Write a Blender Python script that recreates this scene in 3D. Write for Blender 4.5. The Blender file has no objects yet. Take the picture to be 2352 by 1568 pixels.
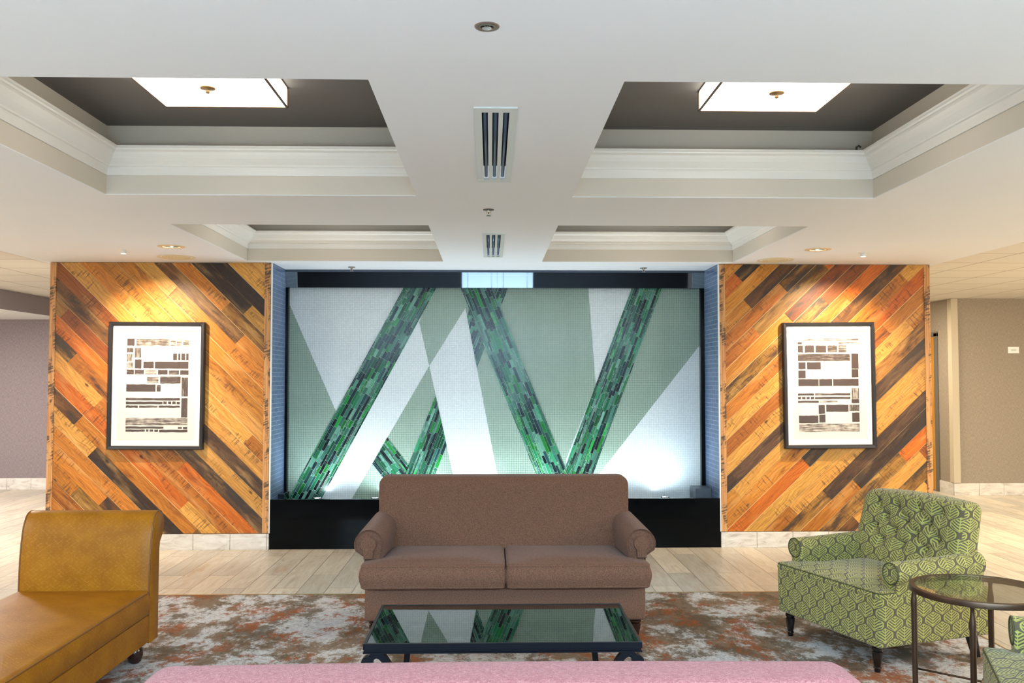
import bpy, bmesh, math, random
from mathutils import Vector, Matrix
random.seed(7)
scene = bpy.context.scene
COL = scene.collection

# ------------------------------------------------------------------ camera
F_PX, W_PX = 2073.0, 2352.0
YAW, PITCH = math.radians(1.354), math.radians(2.292)
cam_data = bpy.data.cameras.new('camera')
cam = bpy.data.objects.new('camera', cam_data); COL.objects.link(cam)
cam_data.sensor_width = 36.0
cam_data.lens = 36.0 * F_PX / W_PX
cam_data.clip_start = 0.05
cam.location = (0, 0, 1.55)
cam.rotation_euler = (math.pi/2 + PITCH, 0, -YAW)
scene.camera = cam

# ------------------------------------------------------------------ view and render hints
vs = scene.view_settings
vs.view_transform = 'Standard'; vs.look = 'None'; vs.gamma = 1.0; vs.use_curve_mapping = False
vs.exposure = 0.86
scene.cycles.use_denoising = True
scene.cycles.max_bounces = 8
scene.cycles.diffuse_bounces = 5
scene.cycles.glossy_bounces = 4
scene.cycles.transparent_max_bounces = 12
scene.cycles.caustics_reflective = False
scene.cycles.caustics_refractive = False
scene.cycles.sample_clamp_indirect = 6.0

# ------------------------------------------------------------------ world and large lights
world = bpy.data.worlds.new('world'); scene.world = world; world.use_nodes = True
world.node_tree.nodes['Background'].inputs[0].default_value = (0.75, 0.88, 1.0, 1)
world.node_tree.nodes['Background'].inputs[1].default_value = 0.3

def area(name, loc, target, sx, sy, power, color):
    d = bpy.data.lights.new(name, 'AREA'); d.shape = 'RECTANGLE'; d.size = sx; d.size_y = sy
    d.energy = power; d.color = color
    o = bpy.data.objects.new(name, d); COL.objects.link(o); o.location = loc
    o.rotation_euler = (Vector(target) - Vector(loc)).to_track_quat('-Z', 'Y').to_euler()
    return o
def spot(name, loc, target, power, color, angle, blend=0.5, radius=0.03):
    d = bpy.data.lights.new(name, 'SPOT'); d.energy = power; d.color = color
    d.spot_size = math.radians(angle); d.spot_blend = blend; d.shadow_soft_size = radius
    o = bpy.data.objects.new(name, d); COL.objects.link(o); o.location = loc
    o.rotation_euler = (Vector(target) - Vector(loc)).to_track_quat('-Z', 'Y').to_euler()
    return o
COOL = (0.70, 0.86, 1.0); NEUT = (1.0, 0.93, 0.84); WARM = (1.0, 0.76, 0.50)
# unseen cool lamps added behind the camera; floor bounce brightens the ceiling
area('lobby_panel', (0.0, -2.3, 2.57), (0.0, -2.2, 0.0), 6.5, 2.6, 1500, (.54, .78, 1.0))
area('door_wash', (0.15, -3.2, 2.5), (0.15, -4.5, 1.6), 1.8, .3, 9, (.50, .80, 1.0))  # added lamp, brightens the rear doors for the header reflection
# ceiling panels in the side halls, plus two added fill lamps
area('hall_light_left', (-6.6, 10.6, 2.35), (-6.6, 10.9, 0), 1.2, 1.2, 120, (1.0, 0.9, 0.85))
area('hall_light_right', (6.6, 8.0, 2.57), (6.6, 8.6, 0), 1.2, 2.0, 230, (1.0, 0.84, 0.62))
area('hall_light_mid_left', (-5.1, 8.35, 2.57), (-5.1, 8.36, 0), .4, .4, 60, (1.0, 0.92, 0.86))  # added out of view to brighten the left bulkhead
area('corridor_light', (4.7, 11.6, 2.57), (4.7, 11.9, 0), .8, .8, 70, (1.0, .86, .66))  # added lamp hidden behind the timber panel, brightens the honey door
area('hall_light_near_left', (-6.0, 3.5, 2.57), (-6.0, 3.7, 0), 1.2, 2.5, 230, (1.0, 0.93, 0.88))
area('hall_light_near_right', (6.0, 3.5, 2.57), (6.0, 3.7, 0), 1.2, 2.5, 250, (1.0, 0.90, 0.80))

# ------------------------------------------------------------------ small tools
def srgb(r, g, b):
    f = lambda c: (c/255/12.92) if c/255 <= 0.04045 else ((c/255+0.055)/1.055)**2.4
    return (f(r), f(g), f(b), 1.0)

class MB:
    """collects geometry for one mesh object"""
    def __init__(s):
        s.v = []; s.f = []; s.c = {}; s.uv = {}; s.m = {}
    def add(s, verts, faces, col=None, uvs=None, mi=0):
        b = len(s.v); s.v.extend([tuple(p) for p in verts])
        for k, f in enumerate(faces):
            if col is not None: s.c[len(s.f)] = col
            if uvs is not None: s.uv[len(s.f)] = [uvs[i] for i in f]
            if mi: s.m[len(s.f)] = mi
            s.f.append([b+i for i in f])
    def box(s, x0, x1, y0, y1, z0, z1, **k):
        v = [(x0,y0,z0),(x1,y0,z0),(x1,y1,z0),(x0,y1,z0),(x0,y0,z1),(x1,y0,z1),(x1,y1,z1),(x0,y1,z1)]
        s.add(v, [(0,3,2,1),(4,5,6,7),(0,1,5,4),(1,2,6,5),(2,3,7,6),(3,0,4,7)], **k); return s
    def loft(s, rings, caps=True, closed=True, **k):
        n = len(rings[0]); v = [p for r in rings for p in r]; f = []
        for i in range(len(rings)-1):
            for j in range(n if closed else n-1):
                a = i*n+j; b = i*n+(j+1) % n
                f.append((a, b, b+n, a+n))
        if caps:
            f.append(tuple(reversed(range(n)))); f.append(tuple(range((len(rings)-1)*n, len(rings)*n)))
        s.add(v, f, **k); return s
    def lathe(s, prof, cx=0, cy=0, seg=24, cap=True):
        rings = [[(cx+r*math.cos(2*math.pi*j/seg), cy+r*math.sin(2*math.pi*j/seg), z) for j in range(seg)] for r, z in prof]
        return s.loft(rings, cap)
    def tube(s, path, r, seg=8, closed=False, flat=None):
        P = [Vector(p) for p in path]; n = len(P); rings = []
        prev = None
        for i in range(n):
            if closed: t = P[(i+1) % n]-P[i-1]
            else: t = P[min(i+1, n-1)]-P[max(i-1, 0)]
            t.normalize()
            if prev is None:
                a = Vector((0,0,1)) if abs(t.z) < 0.9 else Vector((0,1,0))
                nrm = (a - t*a.dot(t)).normalized()
            else:
                nrm = (prev - t*prev.dot(t)).normalized()
            prev = nrm; bn = t.cross(nrm)
            rr = r[i] if isinstance(r, (list, tuple)) else r
            if flat:
                w, h = flat
                rings.append([tuple(P[i]+nrm*a*h+bn*b*w) for a, b in ((-1,-1),(-1,1),(1,1),(1,-1))])
            else:
                rings.append([tuple(P[i]+nrm*math.cos(2*math.pi*j/seg)*rr+bn*math.sin(2*math.pi*j/seg)*rr) for j in range(seg)])
        if closed: rings.append(rings[0])
        return s.loft(rings, not closed)
    def sphere(s, c, r, seg=12, sz=1.0):
        rings = []
        for i in range(1, seg//2):
            th = math.pi*i/(seg//2)
            rings.append([(c[0]+r*math.sin(th)*math.cos(2*math.pi*j/seg), c[1]+r*math.sin(th)*math.sin(2*math.pi*j/seg), c[2]-r*sz*math.cos(th)) for j in range(seg)])
        return s.loft(rings)
    def build(s, name, mat, parent=None, smooth=False, bevel=0, uvscale=1.0, merge=False, seg=2):
        me = bpy.data.meshes.new(name); me.from_pydata(s.v, [], s.f); me.validate(verbose=False)
        me.update()
        mats = mat if isinstance(mat, (list, tuple)) else [mat]
        for m in mats: me.materials.append(m)
        if s.c: me.color_attributes.new('pc', 'FLOAT_COLOR', 'CORNER')
        me.uv_layers.new(name='UVMap')
        ul = me.uv_layers['UVMap']; ca = me.color_attributes['pc'] if s.c else None
        for p in me.polygons:
            nx, ny, nz = abs(p.normal.x), abs(p.normal.y), abs(p.normal.z)
            own = s.uv.get(p.index)
            for q, li in enumerate(p.loop_indices):
                co = me.vertices[me.loops[li].vertex_index].co
                if own: u = own[q]
                elif ny >= nx and ny >= nz: u = (co.x, co.z)
                elif nx >= nz: u = (co.y, co.z)
                else: u = (co.x, co.y)
                ul.data[li].uv = (u[0]*uvscale, u[1]*uvscale)
                if ca: ca.data[li].color = s.c.get(p.index, (1,1,1,1))
            if p.index in s.m: p.material_index = s.m[p.index]
            p.use_smooth = bool(smooth)
        o = bpy.data.objects.new(name, me); COL.objects.link(o)
        bm = bmesh.new(); bm.from_mesh(me)
        if merge: bmesh.ops.remove_doubles(bm, verts=bm.verts, dist=1e-5)
        bmesh.ops.recalc_face_normals(bm, faces=bm.faces)
        bm.to_mesh(me); bm.free()
        if bevel:
            b = o.modifiers.new('bevel', 'BEVEL'); b.width = bevel; b.segments = seg; b.limit_method = 'ANGLE'; b.angle_limit = math.radians(40)
            for p in me.polygons: p.use_smooth = True
            b.harden_normals = True
        elif smooth == 'auto':
            e = o.modifiers.new('split', 'EDGE_SPLIT'); e.split_angle = math.radians(38)
        if parent: o.parent = parent
        return o

def tag(o, label=None, cat=None, group=None, kind=None):
    if label: o['label'] = label
    if cat: o['category'] = cat
    if group: o['group'] = group
    if kind: o['kind'] = kind
    return o
def thing(name, loc, rz, label, cat, group=None):
    o = bpy.data.objects.new(name, None); o.empty_display_size = 0.1
    COL.objects.link(o); o.location = loc; o.rotation_euler = (0, 0, rz)
    return tag(o, label, cat, group)
def struct(o): o['kind'] = 'structure'; return o
def kids(o): return [c for c in bpy.data.objects if c.parent == o]
def copy_tree(o, parent=None):
    c = o.copy(); COL.objects.link(c)
    if parent: c.parent = parent
    for ch in kids(o): copy_tree(ch, c)
    return c

def round_poly(pts, r, n=6):
    out = []; N = len(pts)
    for i in range(N):
        p0, p1, p2 = Vector(pts[i-1]), Vector(pts[i]), Vector(pts[(i+1) % N])
        a = (p0-p1); b = (p2-p1); rr = min(r, a.length*0.45, b.length*0.45)
        A = p1+a.normalized()*rr; B = p1+b.normalized()*rr
        for k in range(n+1):
            t = k/n; out.append(tuple(A*(1-t)**2 + p1*2*t*(1-t) + B*t*t))
    # resample so the long edges carry points as well
    res = []
    for i in range(len(out)):
        a, b = Vector(out[i]), Vector(out[(i+1) % len(out)]); L = (b-a).length
        m = max(1, int(L/0.05))
        for k in range(m): res.append(tuple(a+(b-a)*k/m))
    return res
def normals2(pts):
    N = len(pts); area_ = sum(pts[i][0]*pts[(i+1) % N][1]-pts[(i+1) % N][0]*pts[i][1] for i in range(N)); s = 1 if area_ > 0 else -1
    out = []
    for i in range(N):
        t = Vector(pts[(i+1) % N])-Vector(pts[i-1]); t.normalize(); out.append((t.y*s, -t.x*s))
    return out
def puff(outline, z0, z1, r, crown=0.02, bulge=0.0, mb=None, cr=0.06, under=0.0):
    """soft upholstered slab: rounded edges, bulging sides, crowned top"""
    mb = mb or MB(); P = round_poly(outline, cr); Nn = normals2(P); rings = []
    cx = sum(p[0] for p in P)/len(P); cy = sum(p[1] for p in P)/len(P)
    def ring(off, z): return [(p[0]+n[0]*off, p[1]+n[1]*off, z) for p, n in zip(P, Nn)]
    for k in range(5):
        a = -math.pi/2+k/4*math.pi/2; rings.append(ring(-r+r*math.cos(a), z0+r+r*math.sin(a)))
    for k in range(1, 6):
        t = k/6; rings.append(ring(bulge*math.sin(math.pi*t), z0+r+(z1-z0-2*r)*t))
    for k in range(5):
        a = k/4*math.pi/2; rings.append(ring(-r+r*math.cos(a), z1-r+r*math.sin(a)))
    base = rings[-1]
    bx0, bx1 = min(p[0] for p in base), max(p[0] for p in base); by0, by1 = min(p[1] for p in base), max(p[1] for p in base)
    for k in range(1, 9):
        f = 1-k/8.0; f = max(f, 0.004)
        def zc_(x, y):
            u = (x-bx0)/(bx1-bx0)*2-1; v = (y-by0)/(by1-by0)*2-1; return crown*max(0, 1-u**4)*max(0, 1-v**4)
        rings.append([(cx+(p[0]-cx)*f, cy+(p[1]-cy)*f, z1+min(1, (1-f)*3.5)*zc_(cx+(p[0]-cx)*f, cy+(p[1]-cy)*f)) for p in base])
    return mb.loft(rings)
def rbox(cx, cy, cz, hx, hy, hz, r, step=0.03, fn=None, mb=None):
    """box with rounded edges on a fine grid; fn moves every point"""
    mb = mb or MB()
    def line(h):
        n = max(2, int((h-r)*2/step)); a = [-h, -h+0.35*r, -h+0.7*r]
        a += [-(h-r)+2*(h-r)*i/n for i in range(n+1)]; a += [h-0.7*r, h-0.35*r, h]
        return a
    H = (hx, hy, hz); L = [line(h) for h in H]
    for ax in range(3):
        u, w = [(1, 2), (2, 0), (0, 1)][ax]
        for sg in (-1, 1):
            vs_ = []; uv_ = []
            for a in L[u]:
                for b in L[w]:
                    p = [0, 0, 0]; p[ax] = sg*H[ax]; p[u] = a; p[w] = b
                    inn = [max(-(H[i]-r), min(H[i]-r, p[i])) for i in range(3)]
                    d = Vector([p[i]-inn[i] for i in range(3)]); d.normalize()
                    q = [inn[i]+r*d[i] for i in range(3)]
                    uv_.append([(q[1]+.03, q[2]), (q[0], q[2]), (q[0], q[1])][ax])
                    if fn: q = fn(q, d)
                    vs_.append((cx+q[0], cy+q[1], cz+q[2]))
            nb = len(L[w]); fs = []
            for i in range(len(L[u])-1):
                for j in range(nb-1):
                    f = (i*nb+j, (i+1)*nb+j, (i+1)*nb+j+1, i*nb+j+1)
                    fs.append(f if sg > 0 else f[::-1])
            mb.add(vs_, fs, uvs=uv_)
    return mb
def clip_poly(poly, a, b, c):
    """keep the part of a 2D polygon where a*x+b*y+c >= 0"""
    out = []; n = len(poly)
    for i in range(n):
        p, q = poly[i], poly[(i+1) % n]; dp = a*p[0]+b*p[1]+c; dq = a*q[0]+b*q[1]+c
        if dp >= 0: out.append(p)
        if (dp >= 0) != (dq >= 0):
            t = dp/(dp-dq); out.append((p[0]+(q[0]-p[0])*t, p[1]+(q[1]-p[1])*t))
    return out
def half(p, q, inside):
    """half plane through p and q that holds the point inside"""
    a, b = q[1]-p[1], p[0]-q[0]; c = -(a*p[0]+b*p[1])
    if a*inside[0]+b*inside[1]+c < 0: a, b, c = -a, -b, -c
    return a, b, c
def plane_poly(mb, poly, y0, y1, **k):
    """upright slab in the XZ plane between y0 (front) and y1"""
    n = len(poly)
    if n < 3: return
    ar = sum(poly[i][0]*poly[(i+1) % n][1]-poly[(i+1) % n][0]*poly[i][1] for i in range(n))
    if abs(ar) < 2e-6: return
    v = [(p[0], y0, p[1]) for p in poly]+[(p[0], y1, p[1]) for p in poly]
    f = [tuple(range(n))]+[(i, (i+1) % n, n+(i+1) % n, n+i) for i in range(n)]
    mb.add(v, f, **k)

# ------------------------------------------------------------------ materials
def mat_new(name):
    m = bpy.data.materials.new(name); m.use_nodes = True
    nt = m.node_tree; b = nt.nodes['Principled BSDF']; return m, nt, b
def simple(name, col, rough=0.6, metal=0.0, spec=0.5, coat=0.0, emit=None, es=0.0):
    m, nt, b = mat_new(name)
    b.inputs['Base Color'].default_value = col; b.inputs['Roughness'].default_value = rough
    b.inputs['Metallic'].default_value = metal; b.inputs['Specular IOR Level'].default_value = spec
    b.inputs['Coat Weight'].default_value = coat
    if emit: b.inputs['Emission Color'].default_value = emit; b.inputs['Emission Strength'].default_value = es
    return m
class NT:
    """short-hand for building node graphs"""
    def __init__(s, nt): s.nt = nt
    def n(s, t, **k):
        x = s.nt.nodes.new(t)
        for a, b in k.items(): setattr(x, a, b)
        return x
    def set(s, sock, v):
        if isinstance(v, bpy.types.NodeSocket): s.nt.links.new(v, sock)
        elif v is not None: sock.default_value = v
    def m(s, op, a, b=None, c=None, clamp=False):
        x = s.n('ShaderNodeMath', operation=op, use_clamp=clamp)
        s.set(x.inputs[0], a); s.set(x.inputs[1], b)
        if c is not None: s.set(x.inputs[2], c)
        return x.outputs[0]
    def mix(s, f, a, b, mode='MIX'):
        x = s.n('ShaderNodeMix', data_type='RGBA', blend_type=mode)
        s.set(x.inputs[0], f); s.set(x.inputs[6], a); s.set(x.inputs[7], b); return x.outputs[2]
    def ramp(s, f, a, b, lo=0.0, hi=1.0):
        x = s.n('ShaderNodeMapRange'); x.interpolation_type = 'SMOOTHSTEP'
        s.set(x.inputs[0], f); s.set(x.inputs[1], a); s.set(x.inputs[2], b); s.set(x.inputs[3], lo); s.set(x.inputs[4], hi)
        return x.outputs[0]
    def coord(s, kind='Object'): return s.n('ShaderNodeTexCoord').outputs[kind]
    def map(s, v, scale=(1,1,1), loc=(0,0,0), rot=(0,0,0)):
        x = s.n('ShaderNodeMapping'); s.set(x.inputs[0], v); x.inputs[1].default_value = loc
        x.inputs[2].default_value = rot; x.inputs[3].default_value = scale; return x.outputs[0]
    def noise(s, v, sc, det=3, rough=0.5, dist=0.0):
        x = s.n('ShaderNodeTexNoise'); s.set(x.inputs['Vector'], v); s.set(x.inputs['Scale'], sc)
        x.inputs['Detail'].default_value = det; x.inputs['Roughness'].default_value = rough; x.inputs['Distortion'].default_value = dist
        return x.outputs[0]
    def sep(s, v):
        x = s.n('ShaderNodeSeparateXYZ'); s.set(x.inputs[0], v); return x.outputs
    def comb(s, x_, y_, z_=0.0):
        x = s.n('ShaderNodeCombineXYZ'); s.set(x.inputs[0], x_); s.set(x.inputs[1], y_); s.set(x.inputs[2], z_); return x.outputs[0]
    def bump(s, h, strength=0.3, dist=0.01):
        x = s.n('ShaderNodeBump'); s.set(x.inputs['Height'], h); x.inputs['Strength'].default_value = strength; x.inputs['Distance'].default_value = dist
        return x.outputs[0]
    def colramp(s, f, stops):
        x = s.n('ShaderNodeValToRGB'); e = x.color_ramp.elements
        while len(e) < len(stops): e.new(0.5)
        for el, (p, c) in zip(e, stops): el.position = p; el.color = c
        s.set(x.inputs[0], f); return x.outputs[0]

def plaster(name, col, rough=0.7, bump=0.05):
    m, nt, b = mat_new(name); g = NT(nt); c = g.coord()
    n = g.noise(c, 1.2, 2)
    b.inputs['Base Color'].default_value = col
    g.set(b.inputs['Base Color'], g.mix(g.ramp(n, .3, .7), [x*0.985 for x in col[:3]]+[1], col))
    b.inputs['Roughness'].default_value = rough; b.inputs['Specular IOR Level'].default_value = 0.3
    g.set(b.inputs['Normal'], g.bump(g.noise(c, 160, 2), bump, 0.002)); return m

def wood_floor():
    m, nt, b = mat_new('wood_look_tile'); g = NT(nt); c = g.coord()
    x, y, z = g.sep(c)
    br = g.n('ShaderNodeTexBrick'); br.offset = 0.37; br.offset_frequency = 2
    g.set(br.inputs['Vector'], g.comb(y, x)); br.inputs['Scale'].default_value = 1.0
    br.inputs['Brick Width'].default_value = 1.2; br.inputs['Row Height'].default_value = 0.2
    br.inputs['Mortar Size'].default_value = 0.0024; br.inputs['Mortar Smooth'].default_value = 0.1; br.inputs['Bias'].default_value = 0.0
    br.inputs['Color1'].default_value = (0, 0, 0, 1); br.inputs['Color2'].default_value = (1, 1, 1, 1); br.inputs['Mortar'].default_value = (.5, .5, .5, 1)
    rnd = g.sep(br.outputs['Color'])[0]
    # grain runs along the plank, each plank shifted by its own random value
    off = g.m('MULTIPLY', rnd, 17.0)
    v = g.comb(g.m('ADD', g.m('MULTIPLY', x, 9.0), off), g.m('MULTIPLY', y, 1.1), off)
    gr = g.noise(v, 2.2, 6, .62, 1.2)
    fine = g.noise(g.comb(g.m('MULTIPLY', x, 60.0), g.m('MULTIPLY', y, 4.0), off), 2.0, 3)
    base = g.colramp(gr, [(0.18, srgb(150, 134, 118)), (0.40, srgb(200, 190, 175)), (0.58, srgb(216, 210, 198)), (0.8, srgb(228, 225, 216))])
    tone = g.mix(rnd, srgb(206, 206, 202), srgb(246, 240, 228))
    colr = g.mix(1.0, base, tone, 'MULTIPLY')
    colr = g.mix(g.ramp(fine, .3, .75, 0, .35), colr, srgb(184, 176, 160))
    streak = g.noise(g.comb(g.m('ADD', g.m('MULTIPLY', x, 5.0), off), g.m('MULTIPLY', y, .9), 3.0), 1.6, 5, .7)
    colr = g.mix(g.ramp(streak, .60, .74, 0, .55), colr, srgb(170, 128, 92))
    colr = g.mix(br.outputs['Fac'], colr, srgb(104, 90, 78))
    g.set(b.inputs['Base Color'], colr); b.inputs['Roughness'].default_value = 0.34; b.inputs['Specular IOR Level'].default_value = 0.45
    g.set(b.inputs['Normal'], g.bump(g.m('SUBTRACT', gr, br.outputs['Fac']), .12, .002))
    return m
def tile_baseboard():
    m, nt, b = mat_new('marbled_baseboard_tile'); g = NT(nt); c = g.coord()
    n = g.noise(g.map(c, (2, 2, 7)), 2.5, 5, .65, 1.0)
    colr = g.colramp(n, [(0.28, srgb(170, 160, 148)), (0.45, srgb(206, 200, 190)), (0.7, srgb(226, 222, 214))])
    g.set(b.inputs['Base Color'], colr); b.inputs['Roughness'].default_value = 0.35; return m
def grid_ceiling():
    m, nt, b = mat_new('acoustic_ceiling_tile'); g = NT(nt); x, y, z = g.sep(g.coord())
    def ln(v):
        fr = g.m('FRACT', g.m('DIVIDE', v, 0.61)); d = g.m('MINIMUM', fr, g.m('SUBTRACT', 1.0, fr)); return g.ramp(d, .010, .016, 1, 0)
    l = g.m('MAXIMUM', ln(g.m('ADD', x, 4.07)), ln(g.m('ADD', y, .42)))
    nz = g.noise(g.coord(), 120, 2)
    base = g.mix(g.ramp(nz, .6, .7, 0, .15), srgb(222, 218, 210), srgb(170, 165, 158))
    g.set(b.inputs['Base Color'], g.mix(l, base, srgb(168, 160, 150))); b.inputs['Roughness'].default_value = .8
    return m
def wallpaper(name, c1, c2):
    m, nt, b = mat_new(name); g = NT(nt); u = g.coord('UV')
    a = g.noise(g.map(u, (260, 26, 1)), 1, 2); d = g.noise(g.map(u, (30, 300, 1)), 1, 2)
    s = g.m('ADD', g.m('MULTIPLY', a, .5), g.m('MULTIPLY', d, .5))
    g.set(b.inputs['Base Color'], g.mix(g.ramp(s, .35, .65), c1, c2)); b.inputs['Roughness'].default_value = .75
    g.set(b.inputs['Normal'], g.bump(s, .2, .002)); return m
def plank_mat():
    """reclaimed boards: uv runs along (u) and across (v) each board in metres, colour attribute holds board tone and wear"""
    m, nt, b = mat_new('reclaimed_board'); g = NT(nt); u, v, _ = g.sep(g.coord('UV'))
    at = g.n('ShaderNodeAttribute'); at.attribute_name = 'pc'; pc = at.outputs['Color']; wear = at.outputs['Alpha']
    warp = g.noise(g.comb(g.m('MULTIPLY', u, 2.0), g.m('MULTIPLY', v, 5.0)), 1.5, 2)
    gv = g.m('ADD', g.m('MULTIPLY', v, 70.0), g.m('MULTIPLY', warp, 9.0))
    grain = g.noise(g.comb(g.m('MULTIPLY', u, 2.4), gv), 1.0, 4, .6)
    rings = g.n('ShaderNodeTexWave'); rings.wave_type = 'BANDS'; rings.bands_direction = 'Y'
    g.set(rings.inputs['Vector'], g.comb(g.m('MULTIPLY', u, .5), v)); rings.inputs['Scale'].default_value = 14; rings.inputs['Distortion'].default_value = 9; rings.inputs['Detail'].default_value = 3; rings.inputs['Detail Scale'].default_value = 1.6
    c = g.mix(g.ramp(grain, .35, .68, 0, .5), pc, g.mix(1.0, pc, (0.30, 0.20, 0.13, 1), 'MULTIPLY'))
    c = g.mix(g.m('MULTIPLY', rings.outputs['Fac'], .28), c, g.mix(1.0, c, (0.42, 0.27, 0.16, 1), 'MULTIPLY'))
    light = g.noise(g.comb(g.m('MULTIPLY', u, 1.3), g.m('MULTIPLY', v, 7.0), 4.0), 1.7, 3)
    c = g.mix(g.ramp(light, .52, .72, 0, .5), c, g.mix(.5, c, (0.86, 0.52, 0.18, 1)))
    # charred or weathered patches
    st = g.noise(g.comb(g.m('MULTIPLY', u, 2.2), g.m('MULTIPLY', v, 9.0), 9.0), 1.3, 6, .68, .3)
    th = g.m('SUBTRACT', .78, g.m('MULTIPLY', wear, .29))
    dark = g.ramp(g.m('SUBTRACT', st, th), -.02, .09, 0, .86)
    c = g.mix(g.ramp(g.m('SUBTRACT', st, th), -.12, .02, 0, .55), c, g.mix(1.0, c, (0.36, 0.22, 0.12, 1), 'MULTIPLY'))
    c = g.mix(dark, c, (0.035, 0.024, 0.017, 1))
    # saw ticks across the grain
    tick = g.noise(g.comb(g.m('MULTIPLY', u, 75.0), g.m('MULTIPLY', v, 7.0), 2.0), 1.0, 2, .5)
    msk = g.noise(g.comb(g.m('MULTIPLY', u, 1.7), g.m('MULTIPLY', v, 6.0), 6.0), 1.4, 2)
    tk = g.m('MULTIPLY', g.ramp(tick, .53, .63), g.ramp(msk, .50, .60, 0, .62))
    c = g.mix(tk, c, (0.05, 0.028, 0.014, 1))
    kn = g.n('ShaderNodeTexVoronoi'); g.set(kn.inputs['Vector'], g.comb(g.m('MULTIPLY', u, 2.6), g.m('MULTIPLY', v, 5.5))); kn.inputs['Scale'].default_value = 1.0
    c = g.mix(g.ramp(kn.outputs['Distance'], .03, .085, .85, 0), c, (0.03, 0.014, 0.006, 1))
    g.set(b.inputs['Base Color'], c); b.inputs['Roughness'].default_value = .42; b.inputs['Specular IOR Level'].default_value = .4
    g.set(b.inputs['Normal'], g.bump(g.m('SUBTRACT', grain, g.m('MULTIPLY', tk, .6)), .35, .003)); return m
def mosaic(name, tile, tile2, grout, pitch=0.0176, gl=0.16, rough=.22, bumps=.5):
    m, nt, b = mat_new(name); g = NT(nt); x, y, z = g.sep(g.coord())
    ux, uz = g.m('DIVIDE', x, pitch), g.m('DIVIDE', z, pitch)
    fx, fz = g.m('FRACT', ux), g.m('FRACT', uz)
    e = lambda f: g.m('MINIMUM', f, g.m('SUBTRACT', 1.0, f))
    d = g.m('MINIMUM', e(fx), e(fz)); line = g.ramp(d, gl*.5, gl*.5+.07, 1, 0)
    wn = g.n('ShaderNodeTexWhiteNoise'); wn.noise_dimensions = '2D'; g.set(wn.inputs['Vector'], g.comb(g.m('FLOOR', ux), g.m('FLOOR', uz)))
    big = g.noise(g.comb(g.m('MULTIPLY', x, 1.0), g.m('MULTIPLY', z, 1.0)), 2.0, 3)
    f = g.m('ADD', g.m('MULTIPLY', wn.outputs['Value'], .6), g.m('MULTIPLY', big, .4))
    g.set(b.inputs['Base Color'], g.mix(line, g.mix(f, tile, tile2), grout))
    g.set(b.inputs['Roughness'], g.m('ADD', g.m('MULTIPLY', line, .5), rough))
    g.set(b.inputs['Normal'], g.bump(g.m('SUBTRACT', g.m('MULTIPLY', wn.outputs['Value'], .3), line), bumps, .003)); return m
def band_mat():
    m, nt, b = mat_new('green_glass_strip_tile'); g = NT(nt); u = g.coord('UV')
    at = g.n('ShaderNodeAttribute'); at.attribute_name = 'pc'
    n = g.noise(g.map(u, (6, 30, 1)), 2.5, 5, .65, 2.0)
    c = g.mix(g.m('MULTIPLY', g.ramp(n, .45, .75), at.outputs['Alpha']), at.outputs['Color'], srgb(165, 205, 190))
    g.set(b.inputs['Base Color'], c); b.inputs['Roughness'].default_value = .2; b.inputs['Specular IOR Level'].default_value = .3; return m
def leaf_fabric(name='leaf_print_fabric', ground=srgb(98, 90, 68), leaf=srgb(176, 174, 92), px=.128, py=.116):
    m, nt, b = mat_new(name); g = NT(nt); u, v, _ = g.sep(g.coord('UV'))
    x, y = g.m('DIVIDE', u, px), g.m('DIVIDE', v, py)
    cen = lambda t: g.m('SUBTRACT', g.m('FRACT', t), .5)
    xa, ya = cen(x), cen(y); xb, yb = cen(g.m('ADD', x, .5)), cen(g.m('ADD', y, .5))
    ang = g.m('ADD', g.m('MULTIPLY', ya, 2*math.pi), .35)
    h = g.m('ADD', .25, g.m('MULTIPLY', g.m('SINE', g.m('MULTIPLY', g.m('COSINE', ang), 1.4)), .243))
    t = g.m('SUBTRACT', h, g.m('ABSOLUTE', xa))
    isA = g.m('GREATER_THAN', t, 0.0)
    d = g.m('ABSOLUTE', t)
    lx = g.m('ADD', g.m('MULTIPLY', g.m('ABSOLUTE', xa), isA), g.m('MULTIPLY', g.m('ABSOLUTE', xb), g.m('SUBTRACT', 1.0, isA)))
    ly = g.m('ADD', g.m('MULTIPLY', ya, isA), g.m('MULTIPLY', yb, g.m('SUBTRACT', 1.0, isA)))
    outline = g.m('MULTIPLY', g.ramp(d, .060, .074), g.ramp(d, .116, .128, 1, 0))
    vein = g.ramp(g.m('ABSOLUTE', g.m('SUBTRACT', g.m('FRACT', g.m('MULTIPLY', g.m('SUBTRACT', ly, g.m('MULTIPLY', lx, .75)), 7.5)), .5)), .20, .28, 1, 0)
    inside = g.ramp(d, .125, .136)
    mid = g.ramp(lx, .012, .022, 1, 0)
    vein = g.m('MULTIPLY', g.m('MAXIMUM', vein, mid), inside)
    leafm = g.m('MAXIMUM', outline, vein)
    nz = g.noise(g.map(g.coord('UV'), (1, 1, 1)), 420, 2)
    gr = g.mix(g.ramp(nz, .35, .65), ground, [c*.74 for c in ground[:3]]+[1])
    lf = g.mix(g.ramp(nz, .35, .65), leaf, [c*.86 for c in leaf[:3]]+[1])
    g.set(b.inputs['Base Color'], g.mix(leafm, gr, lf)); b.inputs['Roughness'].default_value = .78; b.inputs['Specular IOR Level'].default_value = .25
    b.inputs['Sheen Weight'].default_value = .15
    g.set(b.inputs['Normal'], g.bump(g.m('ADD', nz, g.m('MULTIPLY', leafm, .8)), .25, .002)); return m
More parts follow.
